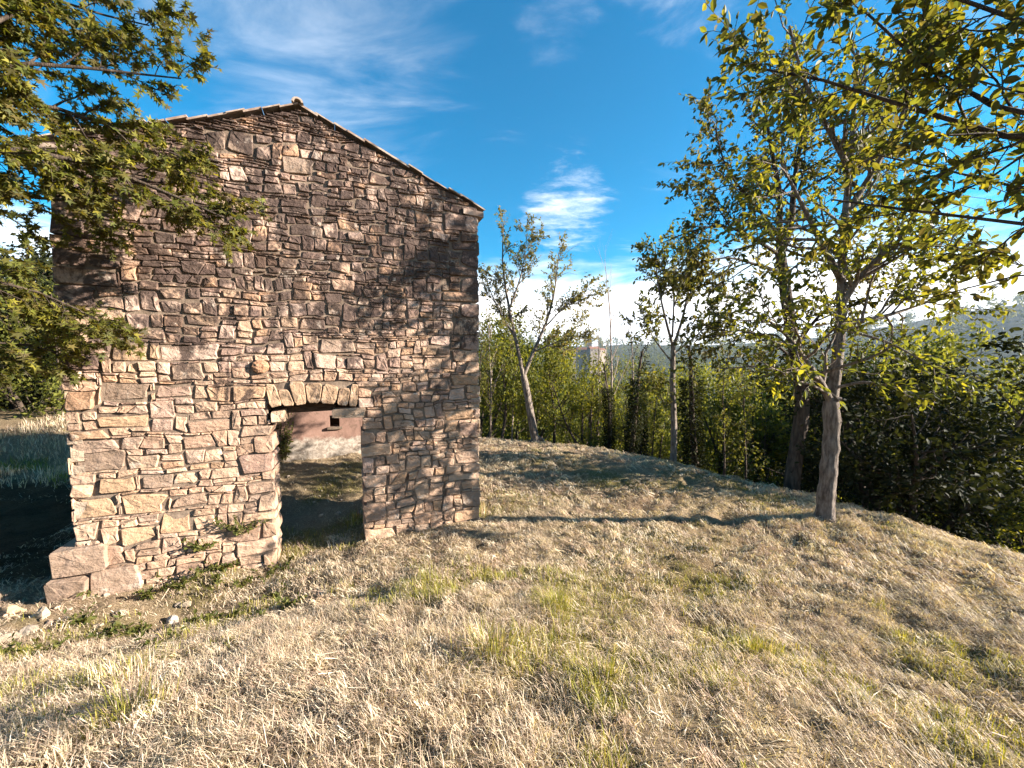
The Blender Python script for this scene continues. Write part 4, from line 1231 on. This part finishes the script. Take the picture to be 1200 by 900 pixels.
# a wood that covers the valley side, one mass
r = np.random.default_rng(77)
n = 2600
ang = r.uniform(-0.9, 1.25, n); Rr = 34 * np.exp(r.uniform(0, 4.3, n))
tx, ty = Rr * np.sin(ang), Rr * np.cos(ang)
tz = ground_h(tx, ty, False)
per = 60
P0 = np.repeat(np.stack([tx, ty, tz], -1), per, 0)
Hs = np.repeat(r.uniform(6, 10, n) * (1 + Rr / 500), per); Ws = Hs * 0.36
u = unit(r.normal(0, 1, (n * per, 3))); rad = r.random((n * per, 1)) ** 0.4
pos = P0 + np.stack([u[:, 0] * Ws, u[:, 1] * Ws, Hs * 0.58 + u[:, 2] * Hs * 0.42], -1) * np.concatenate([rad, rad, np.ones_like(rad)], 1)
cols = np.array(MG); tn = cols[r.integers(0, 4, n * per)] * np.repeat(r.uniform(0.6, 1.2, n), per)[:, None]
me = leaves_mesh('far_wood', pos, r.normal(0, 1, pos.shape), u + np.array([0, 0, .4]), np.repeat(0.9 + Rr / 230, per) * r.uniform(.6, 1.2, n * per), tn, 'rhomb')
tag(link('far_wood', me, M['leaf_dull']), 'distant wooded valley side beyond the trees', 'wood', kind='stuff')

# ------------------------------------------------------------------ far village with a tower
def boxmesh(name, x0, x1, y0, y1, z0, z1):
    v = [(x0, y0, z0), (x1, y0, z0), (x1, y1, z0), (x0, y1, z0), (x0, y0, z1), (x1, y0, z1), (x1, y1, z1), (x0, y1, z1)]
    return poly_mesh(name, v, [(3, 2, 1, 0), (4, 5, 6, 7), (0, 1, 5, 4), (1, 2, 6, 5), (2, 3, 7, 6), (3, 0, 4, 7)])
def far_house(px, Y, w, d, h, rz, label, ztop_px, roof_h=3.0):
    q = at(px, ztop_px, Y)
    g0 = gz(q[0], q[1], False)
    root = empty('village_house', (q[0], q[1], min(g0, q[2] - h - roof_h)), rz)
    tag(root, label, 'house', 'houses of the far village')
    zt = q[2] - root.location.z - roof_h
    link('wall', boxmesh('wall', -w / 2, w / 2, -d / 2, d / 2, 0, zt), M['far_wall'], root)
    v = [(-w / 2 - .4, -d / 2 - .4, zt), (w / 2 + .4, -d / 2 - .4, zt), (w / 2 + .4, d / 2 + .4, zt), (-w / 2 - .4, d / 2 + .4, zt), (-w / 2 - .4, 0, zt + roof_h), (w / 2 + .4, 0, zt + roof_h)]
    link('roof', poly_mesh('roof', v, [(0, 1, 5, 4), (2, 3, 4, 5), (0, 4, 3), (1, 2, 5), (3, 2, 1, 0)]), M['far_roof'], root)
    for k in range(3):
        x = -w / 2 + w * (k + 0.5) / 3
        link('window', boxmesh('window', x - .7, x + .7, -d / 2 - .06, -d / 2 + .1, zt - 3.4, zt - 1.6), M['far_glass'], root)
    return root
q = at(691, 393, 620)
tw = empty('church_tower', (q[0], q[1], q[2] - 34)); tag(tw, 'square stone church tower above the far village roofs', 'tower')
link('shaft', boxmesh('shaft', -3.2, 3.2, -3.2, 3.2, 0, 31), M['far_wall'], tw)
v = [(-3.7, -3.7, 31), (3.7, -3.7, 31), (3.7, 3.7, 31), (-3.7, 3.7, 31), (0, 0, 33.5)]
link('roof', poly_mesh('roof', v, [(0, 1, 4), (1, 2, 4), (2, 3, 4), (3, 0, 4), (3, 2, 1, 0)]), M['far_roof'], tw)
for x in (-1.6, 1.6): link('window', boxmesh('window', x - .7, x + .7, -3.28, -3.1, 26, 29), M['far_glass'], tw)
far_house(696, 615, 16, 10, 10, 0.2, 'pale village house at the foot of the far church tower', 406, 4)
far_house(682, 630, 18, 10, 9, -0.2, 'long red-roofed village house left of the far church tower', 407, 4)
far_house(704, 640, 14, 9, 9, 0.5, 'village house right of the far church tower', 408, 3)
far_house(671, 655, 15, 9, 8, 0.1, 'village house at the outer edge of the far village', 409, 3)

# ------------------------------------------------------------------ stones lying by the wall
FS = [(202, 731, .10, 'pale white broken stone lying in front of the doorway\'s left pier', (0.62, 0.55, 0.46)), (218, 711, .10, 'tan slab of stone lying just behind the pale white broken stone', (0.46, 0.37, 0.26)),
      (142, 722, .075, 'narrow pale stone lying in front of the footing blocks', (0.55, 0.46, 0.35)), (50, 727, .12, 'upright tan stone beside the footing blocks', (0.50, 0.40, 0.28)), (12, 722, .13, 'orange-tan stone in the rubble left of the footing', (0.52, 0.36, 0.22)),
      (34, 746, .10, 'round grey stone in the rubble left of the footing', (0.45, 0.38, 0.30)), (10, 752, .12, 'flat tan stone in the rubble left of the footing', (0.47, 0.38, 0.28)), (431, 640, .06, 'small grey stone at the foot of the right door jamb', (0.30, 0.25, 0.2)),
      (376, 698, .10, 'flat pale stone half buried in front of the doorway', (0.52, 0.46, 0.38)), (422, 605, .12, 'dark stone leaning inside the right door jamb', (0.22, 0.18, 0.14))]
for k, (px, py, s, lab, tn) in enumerate(FS):
    x, y = pix_ground(px, py)
    fl = 0.35 if 'flat' in lab or 'slab' in lab else 0.62
    if 'half buried' in lab or 'lying in the green' in lab: fl = 0.2
    o = cobble('fallen_stone', (x, y, gz(x, y) + s * fl * 0.25), (s * .85, s * random.uniform(.55, .8), s * fl), M['loose'], None, 100 + k, tuple(q_ * .72 for q_ in tn), rot=random.uniform(0, 3))
    if 'upright' in lab: o.scale = (0.7, 0.7, 1.6)
    tag(o, lab, 'stone')
for k in range(46):
    px = random.choice([random.uniform(-40, 110), random.uniform(100, 330), random.uniform(330, 420)]); py = random.uniform(690, 760) if px < 110 else random.uniform(685, 745)
    x, y = pix_ground(px, py); s = random.uniform(.02, .055)
    if px > 330: x, y = pix_ground(px, random.uniform(545, 610))
    tag(cobble('rubble_stone', (x, y, gz(x, y) + s * .15), (s, s * .8, s * .5), M['loose'], None, 200 + k, random.choice(POOL), rot=random.uniform(0, 3)), 'small rubble stone scattered on the ground around the doorway and footing', 'stone', 'rubble stones around the doorway')

# ------------------------------------------------------------------ weeds and ivy
def weed(name, base, n, spread, h, size, cols, label, cat, seed, group=None, kl='oval', onwall=None):
    r = np.random.default_rng(seed); tubes = []; pos = []; ax = []
    for k in range(max(4, n // 9)):
        a = r.uniform(0, 6.28); d = np.array([math.cos(a) * spread, math.sin(a) * spread, h]) * r.uniform(.4, 1.1)
        if onwall is not None: d = onwall(r) 
        p = resample([np.zeros(3), d * .5 + r.normal(0, .02, 3) + np.array([0, 0, h * .12]), d], 6)
        tubes.append((p, np.linspace(.004, .0015, 6), 3))
        t = r.uniform(.2, 1, 9) * 4.99; i = t.astype(int)
        pos.append(p[i] + (p[i + 1] - p[i]) * (t - i)[:, None]); ax.append(unit(d[None] * 0.5 + r.normal(0, .5 * np.linalg.norm(d) + .05, (9, 3))))
    root = empty(name, tuple(base)); tag(root, label, cat, group)
    link('stem', tubes_mesh('stem', tubes), M['stem'], root)
    p = np.concatenate(pos); a = np.concatenate(ax); m_ = len(p)
    nr = r.normal(0, .5, (m_, 3)) + (np.array([0, 0, 1.]) if onwall is None else np.array([WN[0], WN[1], .3]))
    c_ = np.array(cols)[r.integers(0, len(cols), m_)] * r.uniform(.7, 1.2, (m_, 1))
    link('foliage', leaves_mesh('foliage', p, a, nr, size * r.uniform(.6, 1.2, m_), c_, kl), M['leaf'], root)
    return root
WC = [(0.11, 0.125, 0.03), (0.16, 0.16, 0.04), (0.08, 0.10, 0.025)]
for k, (px, py) in enumerate([(112, 700), (95, 735), (125, 748), (60, 765), (10, 772), (180, 700), (215, 690), (240, 672), (258, 655), (275, 640), (165, 745), (190, 760), (235, 735), (262, 728), (300, 730), (285, 690), (320, 700), (340, 712), (225, 660), (150, 680), (330, 665), (205, 675), (250, 690), (310, 680)]):
    x, y = pix_ground(px, py)
    weed('weed', (x, y, gz(x, y) - .01), random.choice([60, 90, 120]), .16, .13, .055, WC, 'low leafy green weed growing in front of the left pier of the house', 'weed', 300 + k, 'weeds in front of the left pier')
for k, (px, py, w_, h_, n, lab) in enumerate([(285, 612, .30, .30, 150, 'ivy sprig climbing the stones beside the left door jamb'), (238, 635, .2, .2, 90, 'small ivy sprig on the lower stones left of the doorway'), (262, 660, .25, .16, 110, 'ivy trailing at the foot of the left pier')]):
    s_, z_ = p2w(px, py); b_ = w2p(s_, z_ - h_ * .5, 0.035)
    weed('ivy', b_, n, .2, .2, .05, WC, lab, 'ivy', 400 + k, onwall=lambda r, w_=w_, h_=h_: np.array([WD[0], WD[1], 0]) * r.uniform(-w_, w_) + np.array([0, 0, r.uniform(.2, 1) * h_]) + np.array([WN[0], WN[1], 0]) * r.uniform(0.0, .05))
s_, z_ = on_back(334, 520); q2 = WL + WD * s_ - WN * (DEPTH - THICK - 0.03)
weed('ivy', (q2[0], q2[1], z_ - .4), 260, .2, .2, .075, WC, 'ivy climbing the plastered inner wall seen through the doorway', 'ivy', 410, onwall=lambda r: np.array([WD[0], WD[1], 0]) * r.uniform(-.35, .3) + np.array([0, 0, r.uniform(.2, 1.7)]) + np.array([WN[0], WN[1], 0]) * r.uniform(0, .05))

# ------------------------------------------------------------------ grass and hay (one uncountable mass each)
def in_house_core(x, y, pad=0.03):
    a = (x - WL[0]) * WD[0] + (y - WL[1]) * WD[1]; b = -((x - WL[0]) * WN[0] + (y - WL[1]) * WN[1])
    front = (b > -pad) & (b < THICK + pad) & (a > -pad) & (a < WALL_W + pad) & ~((a > D0) & (a < D1))
    inside_ = (b >= THICK) & (b < DEPTH) & (a > 0) & (a < WALL_W)
    return front, inside_
def blades(name, n, xr, yr, length, width, lean, cols_dry, cols_green, seed, gmin=0.0, gmax=1.0, keep=None, flat=0.0, lift=0.0, orient=None):
    r = np.random.default_rng(seed)
    x = r.uniform(*xr, n); y = r.uniform(*yr, n)
    f_, i_ = in_house_core(x, y)
    gq = greenness(x, y)
    k = ~f_ & ((~i_) | (r.random(n) < 0.45)) & (gq >= gmin * r.random(n)) & (gq <= gmax)
    k &= (np.abs(x) < y * 1.42 + 0.5)
    soil_ = np.exp(-((x + 4.3) ** 2 / 3.5 + (y - 3.9) ** 2 / 0.5))
    k &= r.random(n) > 0.8 * soil_
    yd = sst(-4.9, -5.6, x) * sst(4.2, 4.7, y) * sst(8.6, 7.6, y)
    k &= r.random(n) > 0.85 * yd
    # clumped density
    k &= r.random(n) < np.where(x > 0.3, 0.35, 0.2) + 1.0 * sst(0.40, 0.62, fbm(x * 2.7, y * 2.7, seed + 5, 3))
    if keep is not None: k &= keep(x, y, r)
    x, y, gq = x[k], y[k], gq[k]; n = len(x)
    z = ground_h(x, y)
    L = length * np.where(x > 0.5, 0.5, 0.85) * r.uniform(0.45, 1.25, n) * (0.6 + 0.8 * fbm(x * 1.6, y * 1.6, seed + 9, 3))
    if orient is None: th = r.uniform(0, 2 * math.pi, n) 
    else: th = orient(x, y, r)
    le = np.clip(r.normal(lean, 0.28, n), 0.02, 1.5)          # angle from upright
    h = np.stack([np.cos(th), np.sin(th), np.zeros(n)], -1)
    side = np.stack([-np.sin(th + r.normal(0, .7, n)), np.cos(th), np.zeros(n)], -1); side = unit(side)
    wv = width * r.uniform(0.6, 1.3, n)
    b = np.stack([x, y, z - 0.008 + lift * r.random(n)], -1)
    up = np.array([0, 0, 1.0])
    mid = b + (h * np.sin(le * .7)[:, None] + up * np.cos(le * .7)[:, None]) * (L * .55)[:, None]
    tip = mid + (h * np.sin(np.minimum(le * 1.5, 1.9))[:, None] + up * np.cos(np.minimum(le * 1.5, 1.9))[:, None]) * (L * .45)[:, None]
    V = np.stack([b - side * wv[:, None], b + side * wv[:, None], mid + side * wv[:, None] * .75, mid - side * wv[:, None] * .75, tip], 1)
    T = np.array([(0, 1, 2), (0, 2, 3), (3, 2, 4)])[None] + (np.arange(n) * 5)[:, None, None]
    cd = np.array(cols_dry)[r.integers(0, len(cols_dry), n)]; cg = np.array(cols_green)[r.integers(0, len(cols_green), n)]
    isg = (r.random(n) < sst(0.25, 0.75, gq) * 0.85)[:, None]
    c = np.where(isg, cg, cd) * r.uniform(.75, 1.2, (n, 1))
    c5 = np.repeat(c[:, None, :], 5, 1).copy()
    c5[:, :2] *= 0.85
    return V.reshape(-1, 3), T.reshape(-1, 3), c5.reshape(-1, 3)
DRY = [(0.68, 0.58, 0.42), (0.60, 0.49, 0.35), (0.49, 0.375, 0.275), (0.75, 0.67, 0.52), (0.42, 0.315, 0.23), (0.62, 0.52, 0.33)]
DRY = [(a * 1.0, b * .965, c * .96) for a, b, c in DRY]
GRN = [(0.30, 0.285, 0.05), (0.22, 0.225, 0.045), (0.42, 0.36, 0.09)]
def join(parts):
    V, T, Cl = [], [], []; b = 0
    for v, t, c in parts: V.append(v); T.append(t + b); Cl.append(c); b += len(v)
    return np.concatenate(V), np.concatenate(T), np.concatenate(Cl)
swirl = lambda x, y, r: 6.0 * fbm(x * .9, y * .9, 91, 2) + r.normal(0, 1.3, len(x))
nearbank = lambda x, y, r: r.random(len(x)) < np.where(x > 0.6, 0.55, 1.0)
stand = join([
    blades('a', 150000, (-5, 5.5), (0.9, 3.6), .10, .0017, .75, DRY, GRN, 1, keep=nearbank),
    blades('b', 120000, (-7, 8), (3.4, 7), .055, .0024, .8, DRY, GRN, 2),
    blades('c', 60000, (-9.5, 9), (6.8, 13.5), .06, .004, .8, DRY, GRN, 3),
    blades('d', 26000, (-13, -6), (7.5, 12), .22, .006, .5, DRY, GRN, 8),
])
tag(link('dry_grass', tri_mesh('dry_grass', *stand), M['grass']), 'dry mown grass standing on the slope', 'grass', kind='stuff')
hay = join([
    blades('a', 120000, (-5, 5.5), (0.9, 3.6), .14, .0015, 1.35, DRY, DRY, 4, lift=.03, orient=swirl),
    blades('b', 110000, (-7, 8), (3.4, 7), .10, .0024, 1.3, DRY, DRY, 5, lift=.03, orient=swirl),
    blades('c', 80000, (-9.5, 9), (6.8, 13.5), .10, .0036, 1.3, DRY, DRY, 6, lift=.03, orient=swirl),
])
def wads(n, xr, yr, nb, rad, L, width, seed):
    '''matted wads of hay: arcs of straw lying over small mounds'''
    r = np.random.default_rng(seed)
    cx = r.uniform(*xr, n); cy = r.uniform(*yr, n)
    f_, i_ = in_house_core(cx, cy, .1)
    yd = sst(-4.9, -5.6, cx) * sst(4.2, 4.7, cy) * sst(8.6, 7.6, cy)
    soil_ = np.exp(-((cx + 4.3) ** 2 / 3.5 + (cy - 3.9) ** 2 / 0.5))
    k = ~f_ & ~i_ & (np.abs(cx) < cy * 1.42 + .5) & (r.random(n) > .9 * yd) & (r.random(n) > .8 * soil_) & (r.random(n) < .25 + 1.2 * sst(.42, .6, fbm(cx * 1.1, cy * 1.1, seed, 3)))
    cx, cy = cx[k], cy[k]; n = len(cx)
    sc_ = r.uniform(.5, 1.4, n); th0 = 5.0 * fbm(cx * .7, cy * .7, 93, 2) + r.normal(0, .5, n); cz = ground_h(cx, cy)
    tone = np.array(DRY)[r.integers(0, len(DRY), n)] * r.uniform(.75, 1.15, (n, 1))
    I = np.repeat(np.arange(n), nb); m_ = len(I)
    ox = r.normal(0, rad * .5, m_) * sc_[I]; oy = r.normal(0, rad * .5, m_) * sc_[I]
    th = th0[I] + r.normal(0, .55, m_); LL = L * sc_[I] * r.uniform(.5, 1.2, m_)
    d = np.stack([np.cos(th), np.sin(th)], -1); hgt = rad * .55 * sc_[I] * np.exp(-(ox ** 2 + oy ** 2) / (rad * sc_[I]) ** 2) * r.uniform(.3, 1.1, m_)
    def pt(t, dz):
        x = cx[I] + ox + d[:, 0] * LL * t; y = cy[I] + oy + d[:, 1] * LL * t
        return np.stack([x, y, cz[I] + dz], -1)
    b = pt(-.5, -.015); mid = pt(0.0, 0.0) + np.stack([0 * hgt, 0 * hgt, hgt + .01], -1); tip = pt(.5, -.01)
    tip[:, 2] += r.uniform(-.01, .03, m_)
    sd = np.stack([-d[:, 1], d[:, 0], r.normal(0, .4, m_)], -1) * (width * r.uniform(.6, 1.3, m_))[:, None]
    V = np.stack([b - sd, b + sd, mid + sd, mid - sd, tip], 1); T_ = np.array([(0, 1, 2), (0, 2, 3), (3, 2, 4)])[None] + (np.arange(m_) * 5)[:, None, None]
    c = tone[I] * r.uniform(.75, 1.25, (m_, 1))
    return V.reshape(-1, 3), T_.reshape(-1, 3), np.repeat(c, 5, 0)
hay = join([hay, wads(2600, (-4.5, 5.5), (1.0, 3.8), 20, .09, .17, .0017, 611), wads(5200, (-7, 8), (3.6, 7.2), 14, .10, .17, .0026, 612), wads(5200, (-9, 9), (7, 13), 9, .12, .2, .0045, 613)])
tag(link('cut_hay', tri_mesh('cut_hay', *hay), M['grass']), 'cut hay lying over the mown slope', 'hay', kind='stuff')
fresh = join([
    blades('g', 120000, (-5, 5.5), (1.0, 4.2), .15, .0024, .35, GRN + [DRY[0]], GRN, 7, gmin=1.3, keep=lambda x, y, r: greenness(x, y) > .42),
    blades('h', 60000, (-7, 8), (4.2, 8), .11, .0032, .4, GRN + [DRY[0]], GRN, 9, gmin=1.3, keep=lambda x, y, r: greenness(x, y) > .45),
])
tag(link('green_grass', tri_mesh('green_grass', *fresh), M['grass']), 'fresh green grass tufts growing through the hay', 'grass', kind='stuff')
# taller tussocks: each its own clump
def tussock(px, py, n, L, spread, label, seed, green=.5, dry=DRY):
    x0, y0 = pix_ground(px, py); r = np.random.default_rng(seed)
    x = x0 + r.normal(0, spread, n); y = y0 + r.normal(0, spread, n); z = ground_h(x, y) - .01
    ox, oy, oz = x0, y0, gz(x0, y0)
    th = np.arctan2(y - y0, x - x0) + r.normal(0, .6, n); le = np.clip(r.normal(.4, .25, n), .02, 1.2); LL = L * r.uniform(.5, 1.15, n)
    h = np.stack([np.cos(th), np.sin(th), 0 * th], -1); up = np.array([0, 0, 1.]); side = np.stack([-np.sin(th), np.cos(th), 0 * th], -1) * .0026
    b = np.stack([x, y, z], -1) - np.array([ox, oy, oz]); m_ = b + (h * np.sin(le * .6)[:, None] + up * np.cos(le * .6)[:, None]) * (LL * .55)[:, None]
    t_ = m_ + (h * np.sin(le * 1.8)[:, None] + up * np.cos(le * 1.8)[:, None]) * (LL * .45)[:, None]
    V = np.stack([b - side, b + side, m_ + side * .8, m_ - side * .8, t_], 1); Tt = np.array([(0, 1, 2), (0, 2, 3), (3, 2, 4)])[None] + (np.arange(n) * 5)[:, None, None]
    c = np.where(r.random((n, 1)) < green, np.array(GRN)[r.integers(0, 3, n)], np.array(dry)[r.integers(0, len(dry), n)]) * r.uniform(.8, 1.25, (n, 1))
    o = link('grass_tussock', tri_mesh('grass_tussock', V.reshape(-1, 3), Tt.reshape(-1, 3), np.repeat(c, 5, 0)), M['grass']); o.location = (ox, oy, oz)
    return tag(o, label, 'grass tuft')
tussock(158, 840, 170, .22, .07, 'tall yellow-green grass tussock in the cut hay', 501, .6)
tussock(150, 800, 200, .20, .10, 'tall straw-coloured tussock behind the yellow-green one', 502, .25)
tussock(575, 770, 260, .22, .09, 'tall tussock of drying grass on the bank brow', 503, .45)
tussock(655, 715, 120, .20, .06, 'short bright green grass tuft beside the bank brow', 504, .9)
tussock(705, 800, 120, .16, .06, 'short green tuft at the edge of the trodden hay', 505, .8)
tussock(885, 768, 280, .16, .07, 'spreading green grass tussock in the raked hay', 506, .8)
tussock(1060, 753, 70, .12, .04, 'lone small green grass tuft in the raked hay', 507, .9)
tussock(560, 600, 120, .28, .08, 'dry grass tuft at the right corner of the house', 508, .2)
tussock(415, 615, 160, .22, .1, 'green grass tuft inside the right door jamb', 509, .8)

# ------------------------------------------------------------------ air
hz = link('haze', boxmesh('haze', -7000, 7000, -7000, 7000, float(GZ.min()) - 1.0, float(GZ.max()) + 5.0), None)
mh, nt, g, out = new_mat('haze_air')
pv = nn(nt, 'ShaderNodeVolumePrincipled')
pv.inputs['Color'].default_value = (0.62, 0.78, 0.98, 1)
pv.inputs['Density'].default_value = 0.00008
pv.inputs['Anisotropy'].default_value = 0.2
nt.links.new(pv.outputs[0], out.inputs['Volume'])
hz.data.materials.append(mh)
tag(hz, kind='stuff')
